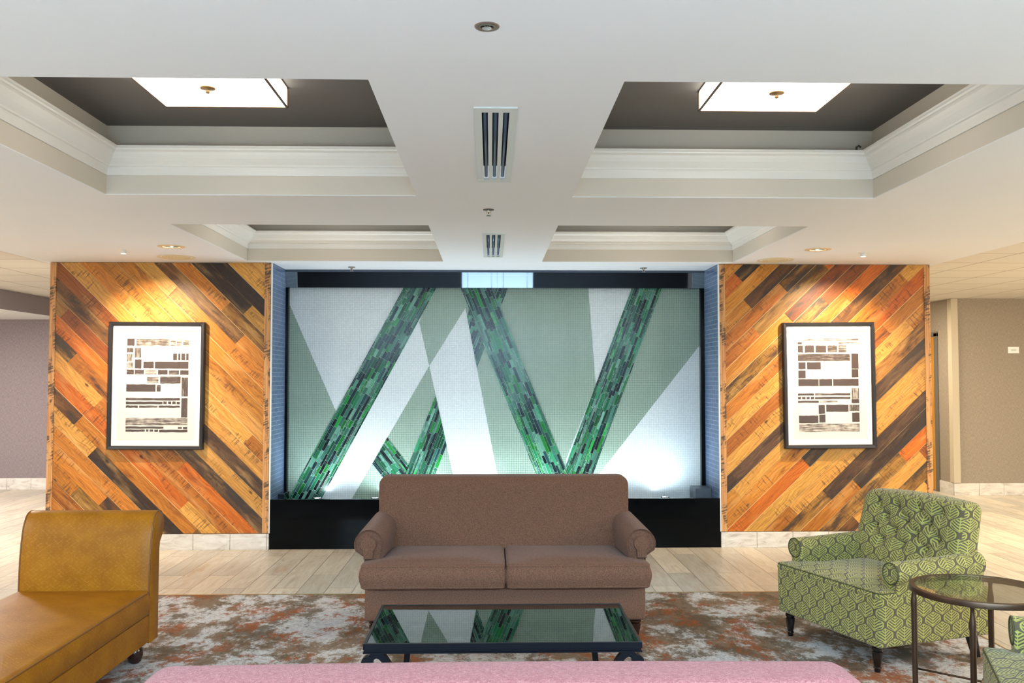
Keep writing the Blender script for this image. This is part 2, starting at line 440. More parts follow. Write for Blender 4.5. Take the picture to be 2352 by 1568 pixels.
def tweed(name, c1, c2, curls=False):
    m, nt, b = mat_new(name); g = NT(nt); c = g.coord()
    n = g.noise(c, 480, 2, .6); n2 = g.noise(c, 140, 2)
    f = g.m('ADD', g.m('MULTIPLY', n, .7), g.m('MULTIPLY', n2, .3)); hgt = f; base = g.mix(g.ramp(f, .39, .61), c1, c2)
    w = g.n('ShaderNodeTexWave'); w.wave_type = 'RINGS'; g.set(w.inputs['Vector'], g.map(c, (1, 1, 1)))
    w.inputs['Scale'].default_value = 22; w.inputs['Distortion'].default_value = 16; w.inputs['Detail'].default_value = 1.5; w.inputs['Detail Scale'].default_value = 2.2
    k = .45 if curls else .16
    base = g.mix(g.ramp(w.outputs['Fac'], .55, .85, 0, k), base, c1)
    hgt = g.m('SUBTRACT', f, g.m('MULTIPLY', w.outputs['Fac'], .8 if curls else .2))
    g.set(b.inputs['Base Color'], base); b.inputs['Roughness'].default_value = .85; b.inputs['Specular IOR Level'].default_value = .2
    b.inputs['Sheen Weight'].default_value = .08; b.inputs['Sheen Roughness'].default_value = .4
    g.set(b.inputs['Normal'], g.bump(hgt, .35, .003)); return m
def leather():
    m, nt, b = mat_new('mustard_leather'); g = NT(nt); u, v, _ = g.sep(g.coord('UV'))
    p = .022
    def ln(t):
        fr = g.m('FRACT', g.m('DIVIDE', t, p)); return g.ramp(g.m('MINIMUM', fr, g.m('SUBTRACT', 1.0, fr)), .04, .13, 1, 0)
    d1 = g.m('ADD', g.m('MULTIPLY', u, .72), v); d2 = g.m('SUBTRACT', g.m('MULTIPLY', u, .72), v)
    brk = g.noise(g.coord('UV'), 55, 2)
    l = g.m('MULTIPLY', g.m('MAXIMUM', ln(d1), ln(d2)), g.ramp(brk, .45, .6))
    n = g.noise(g.coord('UV'), 7, 3); fine = g.noise(g.coord('UV'), 260, 2)
    base = g.mix(g.ramp(n, .3, .7), srgb(136, 84, 2), srgb(152, 98, 6))
    g.set(b.inputs['Base Color'], g.mix(g.m('MULTIPLY', l, .16), base, srgb(196, 150, 76)))
    b.inputs['Roughness'].default_value = .46; b.inputs['Specular IOR Level'].default_value = .24
    g.set(b.inputs['Normal'], g.bump(g.m('ADD', g.m('MULTIPLY', fine, .5), g.m('MULTIPLY', l, -.5)), .3, .002)); return m
def carpet_mat():
    m, nt, b = mat_new('distressed_carpet'); g = NT(nt); c = g.coord()
    rot = g.map(c, (1.0, .75, 1), rot=(0, 0, .35))
    a = g.noise(rot, 1.5, 12, .78, .15); d = g.noise(g.map(c, (1.2, .8, 1), loc=(5, 3, 0)), 2.2, 12, .82, .1); e = g.noise(g.map(c, (1.3, .9, 1), loc=(-4, 9, 0)), 2.6, 12, .84, .1)
    base = g.colramp(a, [(0.30, srgb(164, 164, 166)), (0.42, srgb(196, 198, 200)), (0.52, srgb(216, 215, 212)), (0.7, srgb(170, 174, 174))])
    base = g.mix(g.ramp(a, .475, .545, 0, .92), base, srgb(122, 98, 72))
    base = g.mix(g.ramp(d, .49, .56, 0, .88), base, srgb(96, 80, 60))
    base = g.mix(g.ramp(e, .515, .575, 0, .88), base, srgb(152, 80, 32))
    spk = g.noise(c, 60, 3, .7)
    base = g.mix(g.ramp(spk, .45, .62, 0, .35), base, srgb(120, 108, 92))
    pile = g.noise(c, 420, 2)
    g.set(b.inputs['Base Color'], g.mix(g.ramp(pile, .35, .7, 0, .25), base, srgb(90, 80, 70))); b.inputs['Roughness'].default_value = .95; b.inputs['Specular IOR Level'].default_value = .1
    g.set(b.inputs['Normal'], g.bump(g.m('ADD', pile, g.m('MULTIPLY', spk, .6)), .5, .004)); return m
def glass_sheet(name, tint, refl=1.0, power=5.0):
    m = bpy.data.materials.new(name); m.use_nodes = True; nt = m.node_tree; g = NT(nt)
    nt.nodes.remove(nt.nodes['Principled BSDF']); out = nt.nodes['Material Output']
    lw = g.n('ShaderNodeLayerWeight'); lw.inputs['Blend'].default_value = .5
    f5 = g.m('POWER', lw.outputs['Facing'], power)
    fr = g.m('ADD', .045*refl, g.m('MULTIPLY', f5, .955), clamp=True)
    tr = g.n('ShaderNodeBsdfTransparent'); tr.inputs[0].default_value = tint
    gl = g.n('ShaderNodeBsdfGlossy'); gl.inputs['Roughness'].default_value = .01
    mx = g.n('ShaderNodeMixShader'); g.set(mx.inputs[0], fr); nt.links.new(tr.outputs[0], mx.inputs[1]); nt.links.new(gl.outputs[0], mx.inputs[2])
    nt.links.new(mx.outputs[0], out.inputs[0]); return m
def ink_mat(tone):
    m, nt, b = mat_new('brushed_ink'); g = NT(nt); u, v, _ = g.sep(g.coord('UV'))
    at = g.n('ShaderNodeAttribute'); at.attribute_name = 'pc'
    r, dens, vert = g.sep(at.outputs['Color'])
    a = g.m('ADD', g.m('MULTIPLY', u, g.m('SUBTRACT', 1.0, vert)), g.m('MULTIPLY', v, vert)); c = g.m('ADD', g.m('MULTIPLY', v, g.m('SUBTRACT', 1.0, vert)), g.m('MULTIPLY', u, vert))
    st = g.noise(g.comb(g.m('MULTIPLY', a, 6.0), g.m('MULTIPLY', c, 300.0), g.m('MULTIPLY', r, 9.0)), 1.0, 3, .6)
    big = g.noise(g.comb(g.m('MULTIPLY', a, 22.0), g.m('MULTIPLY', c, 30.0), r), 1.0, 2)
    f = g.ramp(g.m('ADD', g.m('ADD', g.m('MULTIPLY', st, .95), g.m('MULTIPLY', big, .25)), g.m('SUBTRACT', dens, 1.0)), -.08, .18)
    g.set(b.inputs['Base Color'], g.mix(f, srgb(225, 216, 202), tone)); b.inputs['Roughness'].default_value = .6; return m

M = {}
M['ceiling'] = plaster('ceiling_paint', srgb(232, 236, 240), .75)
M['coffer_side'] = plaster('coffer_side_paint', srgb(212, 206, 194), .7)
M['coffer_top'] = plaster('coffer_top_paint', srgb(104, 101, 99), .6)
M['coffer_band'] = plaster('coffer_band_paint', srgb(196, 190, 180), .7)
M['trim_white'] = plaster('trim_gloss_white', srgb(232, 232, 228), .35, .0)
M['act'] = grid_ceiling()
M['floor'] = wood_floor(); M['base_tile'] = tile_baseboard()
M['paper_left'] = wallpaper('woven_wallpaper_mauve', srgb(118, 106, 108), srgb(146, 134, 134))
M['paper_right'] = wallpaper('woven_wallpaper_taupe', srgb(134, 122, 106), srgb(160, 147, 130))
M['paint_beige'] = plaster('beige_paint', srgb(188, 176, 152), .6)
M['bulkhead'] = plaster('bulkhead_paint', srgb(164, 156, 160), .7)  # light put into the colour: tone raised where lamps barely reach
M['paint_dark'] = plaster('dark_rear_paint', srgb(13, 14, 17), .7)
M['board'] = plank_mat()
M['backer'] = simple('pale_board_edge', srgb(226, 190, 130), .6)
M['mosaic_white'] = mosaic('white_mosaic', srgb(196, 206, 208), srgb(214, 222, 224), srgb(178, 190, 192), gl=.15)
M['mosaic_sage'] = mosaic('sage_mosaic', srgb(104, 126, 112), srgb(120, 142, 126), srgb(152, 172, 159), gl=.15)
M['band'] = band_mat(); M['grout'] = simple('pale_grout', srgb(176, 204, 192), .6)
M['niche_tile'] = None
M['black_stone'] = simple('polished_black_granite', (0.004, 0.005, 0.008, 1), .02, spec=.75); M['black_stone'].node_tree.nodes['Principled BSDF'].inputs['IOR'].default_value = 1.9
M['black_stone_matte'] = simple('honed_black_granite', (0.002, 0.003, 0.004, 1), .08, spec=.12)
M['steel'] = simple('brushed_steel', srgb(170, 170, 168), .3, 1.0)
M['chrome'] = simple('chrome', srgb(210, 205, 195), .12, 1.0)
M['bronze'] = simple('dark_bronze_metal', srgb(88, 70, 56), .38, .85)
M['iron'] = simple('black_iron', srgb(26, 30, 38), .35, .6)
M['frame_black'] = simple('black_frame_wood', srgb(30, 27, 28), .35, spec=.5)
M['mat_board'] = simple('white_mat_board', srgb(240, 238, 236), .8)
M['paper'] = simple('cream_paper', srgb(228, 220, 208), .85)
M['leaf'] = leaf_fabric()
M['brown'] = tweed('brown_tweed', srgb(86, 60, 47), srgb(126, 92, 72))
M['pink'] = tweed('mauve_embossed_fabric', srgb(152, 92, 94), srgb(190, 132, 132), True)
M['leather'] = leather()
M['black_wood'] = simple('ebonised_wood', srgb(14, 12, 12), .18, spec=.5, coat=.4)
M['dark_wood'] = simple('dark_mahogany', srgb(42, 20, 14), .25, spec=.5, coat=.3)
M['carpet'] = carpet_mat()
M['brass'] = simple('brass_strip', srgb(196, 168, 112), .35, .9)
M['glass'] = glass_sheet('clear_glass', (0.94, 0.97, 0.95, 1))
M['smoked_glass'] = glass_sheet('smoked_glass', (0.40, 0.50, 0.47, 1), 1.3, 3.4)
M['leather_seam'] = simple('mustard_leather_piping', srgb(112, 66, 8), .45)
M['picture_glass'] = glass_sheet('picture_glass', (1, 1, 1, 1), .5)
M['white_plastic'] = simple('white_plastic', srgb(235, 235, 230), .4)
M['black_plastic'] = simple('black_plastic', srgb(12, 12, 14), .4)
M['door_wood'] = None
M['vent_white'] = simple('vent_white_enamel', srgb(214, 220, 218), .4)
M['vent_bar'] = simple('vent_vane_metal', srgb(104, 122, 148), .35, .6)
M['void'] = simple('dark_duct', srgb(10, 11, 14), .8)
M['ring_cream'] = simple('cream_ring_plastic', srgb(222, 208, 168), .5)
def niche_tile():
    m, nt, b = mat_new('blue_grey_strip_tile'); g = NT(nt); x, y, z = g.sep(g.coord())
    br = g.n('ShaderNodeTexBrick'); br.offset = .5; g.set(br.inputs['Vector'], g.comb(y, z)); br.inputs['Scale'].default_value = 1
    br.inputs['Brick Width'].default_value = .16; br.inputs['Row Height'].default_value = .041; br.inputs['Mortar Size'].default_value = .0013; br.inputs['Mortar Smooth'].default_value = .1
    br.inputs['Color1'].default_value = srgb(78, 100, 134); br.inputs['Color2'].default_value = srgb(90, 112, 146); br.inputs['Mortar'].default_value = srgb(180, 196, 212)
    g.set(b.inputs['Base Color'], br.outputs['Color']); b.inputs['Roughness'].default_value = .35; return m
M['niche_tile'] = niche_tile()
def door_wood():
    m, nt, b = mat_new('honey_door_veneer'); g = NT(nt); n = g.noise(g.map(g.coord(), (14, 14, 1.2)), 1.5, 4)
    g.set(b.inputs['Base Color'], g.mix(g.ramp(n, .3, .7), srgb(176, 118, 34), srgb(198, 142, 52))); b.inputs['Roughness'].default_value = .35; return m
M['door_wood'] = door_wood()
def shade_mat():
    m, nt, b = mat_new('lit_fabric_shade'); g = NT(nt)
    b.inputs['Base Color'].default_value = srgb(240, 232, 215)
    b.inputs['Emission Color'].default_value = (1.0, 0.92, 0.80, 1); b.inputs['Emission Strength'].default_value = 3.4; return m
M['shade'] = shade_mat()
M['lens_warm'] = simple('lit_lens_warm', (1, .95, .85, 1), .4, emit=(1, .9, .72, 1), es=6)
M['lens_cool'] = simple('lit_lens_cool', (1, 1, 1, 1), .4, emit=(.85, .95, 1, 1), es=30)
M['can'] = simple('can_reflector', srgb(200, 205, 190), .18, 1.0)
# ================================================================== SETTING
ZC = 2.6                       # ceiling height
WALL = 8.27                    # face of the timber cladding
YM = 8.87                      # face of the mosaic
XL, XR = -2.0, 2.105           # niche side walls
CF = [(-2.21, -0.433, 3.155, 5.20), (0.474, 2.245, 3.155, 5.21), (-2.195, -0.43, 6.20, 8.16), (0.465, 2.21, 6.19, 8.155)]
VENTS = [(-0.055, 0.092, 3.50, 4.76), (-0.050, 0.092, 6.56, 7.80)]
CANS = [(-2.56, 7.26), (2.68, 7.30)]
def cells(mb, x0, x1, y0, y1, holes, z0, z1):
    xs = sorted({x0, x1} | {min(max(h[i], x0), x1) for h in holes for i in (0, 1)})
    ys = sorted({y0, y1} | {min(max(h[i], y0), y1) for h in holes for i in (2, 3)})
    for i in range(len(xs)-1):
        for j in range(len(ys)-1):
            cx, cy = (xs[i]+xs[i+1])/2, (ys[j]+ys[j+1])/2
            if any(h[0] < cx < h[1] and h[2] < cy < h[3] for h in holes): continue
            mb.box(xs[i], xs[i+1], ys[j], ys[j+1], z0, z1)

m = MB(); m.box(-10, 10, -4.6, 14, -.1, 0); struct(m.build('floor', M['floor']))
holes = CF + VENTS + [(x-.07, x+.07, y-.07, y+.07) for x, y in CANS] + [(-.034, .010, 2.641, 2.685)]
m = MB(); cells(m, -4.07, 4.13, -4.6, 14, holes, ZC, ZC+.004); struct(m.build('ceiling', M['ceiling']))
m = MB(); m.box(-10, -4.07, -4.6, 14, ZC, ZC+.06); struct(m.build('ceiling', M['act']))
m = MB(); m.box(4.13, 10, -4.6, 14, ZC, ZC+.06); struct(m.build('ceiling', M['act']))
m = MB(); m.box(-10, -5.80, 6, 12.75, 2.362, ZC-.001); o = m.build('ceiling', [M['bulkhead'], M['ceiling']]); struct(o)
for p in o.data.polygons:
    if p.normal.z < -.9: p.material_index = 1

# coffers: upright sides, dark top, crown moulding all round
CROWN = [(0, .112), (.008, .112), (.010, .150), (.014, .158), (.022, .162), (.024, .170), (.030, .176), (.040, .186), (.052, .200), (.062, .218), (.068, .232), (.078, .238), (.086, .240), (.088, .250), (.100, .252), (.100, .262), (0, .262)]
for n_, (x0, x1, y0, y1) in enumerate(CF):
    m = MB(); t = .03
    for bx in ((x0-t, x0, y0-t, y1+t), (x1, x1+t, y0-t, y1+t), (x0, x1, y0-t, y0), (x0, x1, y1, y1+t)):
        m.box(bx[0], bx[1], bx[2], bx[3], ZC+.0041, ZC+.26)
    struct(m.build('ceiling', M['coffer_side']))
    m = MB()
    for bx in ((x0-t, x0, y0-t, y1+t), (x1, x1+t, y0-t, y1+t), (x0, x1, y0-t, y0), (x0, x1, y1, y1+t)):
        m.box(bx[0], bx[1], bx[2], bx[3], ZC+.26, ZC+.42)
    struct(m.build('ceiling', M['coffer_band']))
    m = MB(); m.box(x0-t, x1+t, y0-t, y1+t, ZC+.40, ZC+.44); struct(m.build('ceiling', M['coffer_top']))
    rings = []
    for off, z in CROWN:
        rings.append([(x0+off, y0+off, ZC+z), (x1-off, y0+off, ZC+z), (x1-off, y1-off, ZC+z), (x0+off, y1-off, ZC+z)])
    m = MB(); m.loft(rings, caps=False); struct(m.build('trim_%d' % (n_+1), M['trim_white']))

# walls
m = MB(); m.box(-4.0, XL, 8.292, 9.05, 0, ZC-.001); struct(m.build('wall_front_left', M['paint_beige']))
m = MB(); m.box(XR, 4.08, 8.292, 9.05, 0, ZC-.001); struct(m.build('wall_front_right', M['paint_beige']))
m = MB(); m.box(XL, XR, 8.90, 9.05, 0, ZC-.001); struct(m.build('wall_front_middle', M['paint_beige']))
m = MB(); m.box(XL, XL+.004, WALL+.022, YM-.06, .30, ZC-.001); struct(m.build('wall_niche_left', M['niche_tile']))
m = MB(); m.box(XR-.004, XR, WALL+.022, YM-.06, .30, ZC-.001); struct(m.build('wall_niche_right', M['niche_tile']))
m = MB(); m.box(-10, -3.0, 12.75, 12.9, 0, ZC-.001); struct(m.build('wall_far_left', M['paper_left']))
m = MB(); m.box(6.12, 10, 11.82, 11.95, 0, ZC-.001); struct(m.build('wall_far_right', M['paper_right']))
m = MB(); m.box(6.12, 6.25, 11.95, 12.26, 0, ZC-.001); m.box(6.12, 6.25, 13.2, 14, 0, ZC-.001); m.box(6.12, 6.25, 12.26, 13.2, 2.15, ZC-.001)
struct(m.build('wall_side_right', M['paper_right']))
m = MB(); m.box(-3.0, 6.12, 13.9, 14, 0, ZC-.001); struct(m.build('wall_corridor', M['paper_right']))
m = MB(); m.box(-10.1, -10, -4.6, 12.9, 0, ZC-.001); struct(m.build('wall_left', M['paper_left']))
m = MB(); m.box(10, 10.1, -4.6, 11.95, 0, ZC-.001); struct(m.build('wall_right', M['paper_right']))
# rear wall with double door and two windows
m = MB()
for a in ((-10, -8.4), (-4.8, -.71), (1.04, 4.8), (8.4, 10)): m.box(a[0], a[1], -4.6, -4.5, 0, ZC-.001)
for a in ((-8.4, -4.8), (4.8, 8.4)): m.box(a[0], a[1], -4.6, -4.5, 0, .25); m.box(a[0], a[1], -4.6, -4.5, 2.45, ZC-.001)
m.box(-.71, 1.04, -4.6, -4.5, 2.46, ZC-.001); struct(m.build('wall_rear', M['paint_dark']))
pale = simple('pale_blue_door_paint', srgb(214, 226, 236), .4)
for i, (a, b_) in enumerate(((-.705, .163), (.167, 1.035))):
    m = MB(); m.box(a, b_, -4.56, -4.52, .01, 2.455); d = struct(m.build('door_%d' % (i+1), pale, bevel=.003))
    for z0, z1 in ((.25, 1.0), (1.15, 2.2)):
        pts = [(a+.14, z0), (b_-.14, z0), (b_-.14, z1)] + [(b_-.14-(b_-a-.28)*k/10, z1+(.07*math.sin(math.pi*k/10) if z1 > 2 else 0)) for k in range(1, 10)] + [(a+.14, z1)]
        m = MB(); m.tube([(p[0], -4.515, p[1]) for p in pts], .014, 6, closed=True); m.build('panel_moulding', pale, d, smooth=True)
    hx = b_-.06 if i == 0 else a+.06
    m = MB(); m.tube([(hx, -4.48, .95), (hx, -4.48, 1.15)], .012); m.box(hx-.01, hx+.01, -4.52, -4.48, .96, .98); m.box(hx-.01, hx+.01, -4.52, -4.48, 1.12, 1.14); m.build('door_handle', M['steel'], d, smooth=True)
for i, a in enumerate((-8.4, 4.8)):
    m = MB()
    for k in range(4): x = a+.03+k*1.18; m.box(x-.03, x+.03, -4.58, -4.52, .25, 2.45)
    m.box(a, a+3.6, -4.58, -4.52, .25, .31); m.box(a, a+3.6, -4.58, -4.52, 2.39, 2.45)
    w = struct(m.build('window_%d' % (i+1), M['frame_black']))
    m = MB(); m.box(a+.03, a+3.57, -4.552, -4.548, .31, 2.39); m.build('pane', M['picture_glass'], w)
# baseboards of marbled tile
def baseboard(name, segs, axis='x', thick=(8.262, 8.292), h=.14, pitch=.33, start=0):
    m = MB()
    for a, b_ in segs:
        x = a
        while x < b_-.004:
            e = min(x+pitch, b_)
            if axis == 'x': m.box(x+.0015, e-.0015, thick[0], thick[1], 0, h)
            else: m.box(thick[0], thick[1], x+.0015, e-.0015, 0, h)
            x = e
    return struct(m.build(name, M['base_tile'], bevel=.0015, seg=1))
baseboard('baseboard_left', [(-4.0, XL-.002)]); baseboard('baseboard_right', [(XR+.002, 4.08)])
baseboard('baseboard_far_left', [(-10, -3)], thick=(12.735, 12.75), h=.16)
baseboard('baseboard_far_right', [(6.105, 10)], thick=(11.805, 11.82), h=.16)
baseboard('baseboard_side_right', [(11.83, 12.2)], axis='y', thick=(6.105, 6.12), h=.16)
m = MB(); m.box(6.10, 6.19, 11.80, 11.815, .165, ZC-.002); m.box(6.10, 6.121, 11.8152, 11.90, .165, ZC-.002); struct(m.build('trim_5', M['paint_beige']))
# honey coloured door in the side wall on the right
m = MB(); m.box(6.106, 6.145, 12.295, 13.16, .01, 2.11); d = struct(m.build('door_3', M['door_wood'], bevel=.002))
fr = simple('grey_door_frame', srgb(104, 98, 88), .5)
m = MB(); m.box(6.100, 6.20, 12.20, 12.29, 0, 2.16); m.box(6.100, 6.20, 13.165, 13.24, 0, 2.16); m.box(6.100, 6.20, 12.20, 13.24, 2.115, 2.18); struct(m.build('trim_6', fr, bevel=.003))
m = MB(); m.tube([(6.06, 13.05, 1.0), (6.06, 12.93, 1.0)], .009); m.tube([(6.11, 13.05, 1.0), (6.06, 13.05, 1.0)], .012); m.build('door_handle', M['steel'], d, smooth=True)
# white corner beads at the niche
m = MB(); m.box(XL-.006, XL+.004, WALL-.004, WALL+.021, .145, ZC-.002); struct(m.build('trim_7', M['trim_white']))
m = MB(); m.box(XR-.004, XR+.006, WALL-.004, WALL+.021, .145, ZC-.002); struct(m.build('trim_8', M['trim_white']))

# ================================================================== TIMBER CLADDING
def cladding(x0, x1, z0, z1, slope, seed, label):
    rnd = random.Random(seed)
    root = thing('timber_wall_panel', ((x0+x1)/2, WALL, z0), 0, label, 'wall panel')
    cx = (x0+x1)/2; tw = .056; xa, xb = x0+tw-cx, x1-tw-cx; H_ = z1-z0
    m = MB(); m.box(xa-.004, xb+.004, .0035, .0215, 0, H_); m.build('backing_board', M['backer'], root)
    th = math.radians(slope); d = (math.cos(th), math.sin(th)); nrm = (-d[1], d[0])
    w = .118; mid = ((xa+xb)/2, H_/2); R_ = 2.4
    tones = [(srgb(206, 134, 44), .35, 5), (srgb(218, 160, 72), .25, 6), (srgb(188, 116, 36), .45, 4), (srgb(150, 82, 28), .5, 2.5), (srgb(212, 112, 26), .3, 2.5),
             (srgb(168, 122, 52), .85, 5), (srgb(128, 86, 42), .9, 3), (srgb(104, 78, 52), 1.0, 2), (srgb(70, 50, 36), .9, 1.6)]
    bag = [t for t in tones for _ in range(int(t[2]*2))]
    m = MB(); k0 = -int(R_/w)-1
    for k in range(k0, -k0+1):
        s = -R_-rnd.random()*1.5; gap = rnd.choice((.001, .0045, .0045, .005)); a = k*w; b_ = (k+1)*w-gap
        while s < R_:
            L = rnd.choice((.45, .8, 1.2, 1.6, 2.1, 2.4))*rnd.uniform(.85, 1.2); e = s+L-.001
            q = [(mid[0]+d[0]*u+nrm[0]*v, mid[1]+d[1]*u+nrm[1]*v) for u, v in ((s, a), (e, a), (e, b_), (s, b_))]
            for (A, B, C) in ((1, 0, -xa), (-1, 0, xb), (0, 1, 0), (0, -1, H_)):
                if q: q = clip_poly(q, A, B, C)
            if len(q) >= 3:
                c, wear, _ = rnd.choice(bag); j = rnd.uniform(.85, 1.12); col = (c[0]*j, c[1]*j*rnd.uniform(.92, 1.06), c[2]*j, min(1, max(0, wear+rnd.uniform(-.25, .25))))
                ou, ov = rnd.uniform(0, 40), rnd.uniform(0, 40)
                uv = [((p[0]-mid[0])*d[0]+(p[1]-mid[1])*d[1]+ou, (p[0]-mid[0])*nrm[0]+(p[1]-mid[1])*nrm[1]+ov) for p in q]
                plane_poly(m, q, rnd.uniform(-.0022, .0028), .0034, col=col, uvs=uv+uv)
            s += L
    m.build('diagonal_boards', M['board'], root)
    for xx in (x0-cx, x1-cx-tw):
        m = MB(); z = 0
        uvs = [(rnd.uniform(0, 9)+zz, xc*1.0) for xc, zz in ()]
        o_ = rnd.uniform(0, 30)
        v = [(xx, -.006, 0), (xx+tw-.002, -.006, 0), (xx+tw-.002, -.006, H_), (xx, -.006, H_), (xx, .021, 0), (xx+tw-.002, .021, 0), (xx+tw-.002, .021, H_), (xx, .021, H_)]
        uv = [(p[2]+o_, p[0]+(p[1] if True else 0)+o_) for p in v]
        m.add(v, [(0,1,2,3), (1,5,6,2), (4,0,3,7), (3,2,6,7), (0,4,5,1), (5,4,7,6)], col=srgb(190, 132, 74)[:3]+(.95,), uvs=uv)
        m.build('edge_board', M['edge'], root)
    return root
# edge boards carry denser saw ticks
def edge_mat():
    m, nt, b = mat_new('saw_marked_edge_board'); g = NT(nt); u, v, _ = g.sep(g.coord('UV'))
    grain = g.noise(g.comb(g.m('MULTIPLY', u, 2.5), g.m('MULTIPLY', v, 90.0)), 1.0, 3)
    c = g.mix(g.ramp(grain, .35, .65), srgb(178, 120, 66), srgb(206, 152, 92))
    tick = g.noise(g.comb(g.m('MULTIPLY', g.m('ADD', u, g.m('MULTIPLY', v, -.35)), 62.0), g.m('MULTIPLY', v, 9.0), 2.0), 1.0, 3, .6)
    msk = g.noise(g.comb(g.m('MULTIPLY', u, 5.5), g.m('MULTIPLY', v, 14.0), 6.0), 1.0, 3)
    c = g.mix(g.m('MULTIPLY', g.ramp(tick, .44, .54), g.ramp(msk, .46, .56, 0, .85)), c, (0.03, 0.02, 0.013, 1))
    c = g.mix(g.ramp(msk, .60, .66, 0, .7), c, srgb(70, 60, 50))
    g.set(b.inputs['Base Color'], c); b.inputs['Roughness'].default_value = .5; return m
M['edge'] = edge_mat()
cladding(-4.0, -2.007, .145, 2.597, -44.5, 21, 'reclaimed timber wall panel left of the water wall, boards running down to the right')
cladding(2.112, 4.08, .145, 2.597, 43.5, 44, 'reclaimed timber wall panel right of the water wall, boards rising to the right')

# ================================================================== WATER WALL
ww = thing('water_wall', (0, YM, 0), 0, 'mosaic water wall with crossing green glass bands in a black granite niche', 'water feature')
MX0, MX1, MZ0, MZ1 = -1.968, 2.062, .30, 2.44
m = MB(); m.box(MX0, MX1, 0, .028, MZ0, MZ1); mp = m.build('mosaic_panel', M['mosaic_white'], ww)
# straight lines of the design, each through two points of the mosaic (x, z)
E_L = ((-.249, 2.235), (-.309, .345)); 
E_left = ((-.602, 1.665), (-.309, .345)); E_right = ((-.249, 2.235), (.116, .343))
sage = [
 [(-1.968, 2.262), (-1.508, 1.219), (-1.87, .52), (-1.968, .35)],
 [(-.56, 2.44), (-.296, 2.44), (-.249, 2.235), (-.602, 1.665), (-.702, 2.093)],
 [(-.602, 1.665), (-1.392, .30), (-.300, .30)],
 [(-.296, 2.44), (.963, 2.44), (1.033, 1.486), (.74, .75), (.70, .30), (.124, .30), (-.249, 2.235)],
 [(1.69, 2.44), (2.062, 2.44), (2.062, 1.865), (.82, .30), (.62, .30)],
]
m = MB()
for poly in sage: plane_poly(m, poly, -.0012, .001)
m.build('sage_mosaic_field', M['mosaic_sage'], mp)
GREENS = [srgb(14, 92, 52), srgb(20, 112, 66), srgb(36, 128, 84), srgb(8, 66, 40), srgb(70, 132, 108), srgb(96, 150, 128), srgb(10, 26, 30), srgb(8, 16, 22), srgb(14, 40, 46), srgb(20, 140, 50), srgb(46, 96, 82), srgb(60, 116, 96), srgb(24, 60, 62), srgb(16, 104, 30)]
def band(name, L0, L1, R0, R1, clips, seed, lift=0.0):
    """strip of long thin glass tiles between a left edge L0-L1 and a right edge R0-R1 (top, bottom)"""
    rnd = random.Random(seed)
    top = Vector(((L0[0]+R0[0])/2, (L0[1]+R0[1])/2)); bot = Vector(((L1[0]+R1[0])/2, (L1[1]+R1[1])/2))
    d = (bot-top).normalized(); nn = Vector((-d.y, d.x))
    if nn.x < 0: nn = -nn
    hw = abs((Vector(R0)-Vector(L0)).dot(nn))/2; Lt = (bot-top).length
    fullq = [top-nn*hw-d*.5, top+nn*hw-d*.5, top+nn*hw+d*(Lt+.6), top-nn*hw+d*(Lt+.6)]
    def clp(q):
        q = [tuple(p) for p in q]
        for c in [(1, 0, -MX0), (-1, 0, MX1), (0, 1, -MZ0), (0, -1, MZ1)]+clips:
            if q: q = clip_poly(q, *c)
        return q
    m = MB(); plane_poly(m, clp(fullq), -.0024-lift, .001, mi=1)
    v = -hw
    while v < hw-.002:
        w = min(rnd.choice((.008, .010, .014, .024, .026, .030)), hw-v)
        if hw-v-w < .006: w = hw-v
        s = -.5-rnd.random()*.1
        while s < Lt+.6:
            L = rnd.uniform(.07, .19); a, b_ = s, s+L-.0032
            q = clp([top+nn*(v+.0012)+d*a, top+nn*(v+w-.0012)+d*a, top+nn*(v+w-.0012)+d*b_, top+nn*(v+.0012)+d*b_])
            if len(q) >= 3:
                c = Vector(rnd.choice(GREENS)[:3])*rnd.uniform(.35, .95); swirl = .75 if (c[1] > .06 and rnd.random() < .38) else .08
                o_ = rnd.uniform(0, 50); uv = [(p[0]*d.x+p[1]*d.y+o_, p[0]*nn.x+p[1]*nn.y+o_) for p in q]
                plane_poly(m, q, -.0055-lift, -.002-lift, col=(c[0], c[1], c[2], swirl), uvs=uv+uv)
            s += L
        v += w
    return m.build(name, [M['band'], M['grout']], mp)
b3L = ((-.296, 2.432), (.453, .613)); b3R = ((.016, 2.433), (.722, .663)); b4L = ((1.39, 2.428), (.726, .646)); b4R = ((1.693, 2.429), (.999, .612))
band('green_glass_band', (-.857, 2.431), (-1.977, .35), (-.532, 2.432), (-1.657, .349), [], 3)
# band two passes behind the white blade and band three: two visible pieces
outE_left = half(*E_left, (-1.2, .5)); outE_right = half(*E_right, (1, 1.4))
b2 = ((-.128, 2.434), (-.878, .48), (.172, 2.434), (-.595, .48))
band('green_glass_band', (b2[0][0], b2[0][1]), b2[1], b2[2], b2[3], [outE_left], 5)
band('green_glass_band', (b2[0][0], b2[0][1]), b2[1], b2[2], b2[3], [outE_right], 6)
band('green_glass_band', *b3L, *b3R, [], 8, lift=.0045)
band('green_glass_band', *b4L, *b4R, [half((.722, .663), (.846, .345), (1.4, 2)) if False else (0, 1, -.3)], 9)
# short band leaning the other way at the foot, under the white blade's edge
inF = half((-.602, 1.665), (-1.392, .30), (-.5, .5))
band('green_glass_band', (-1.007, .968), (-.742, .603), (-1.149, .706), (-1.047, .604) if False else (-.93, .45), [inF, half((b2[0][0], b2[0][1]), b2[1], (-1.2, .8))], 11)
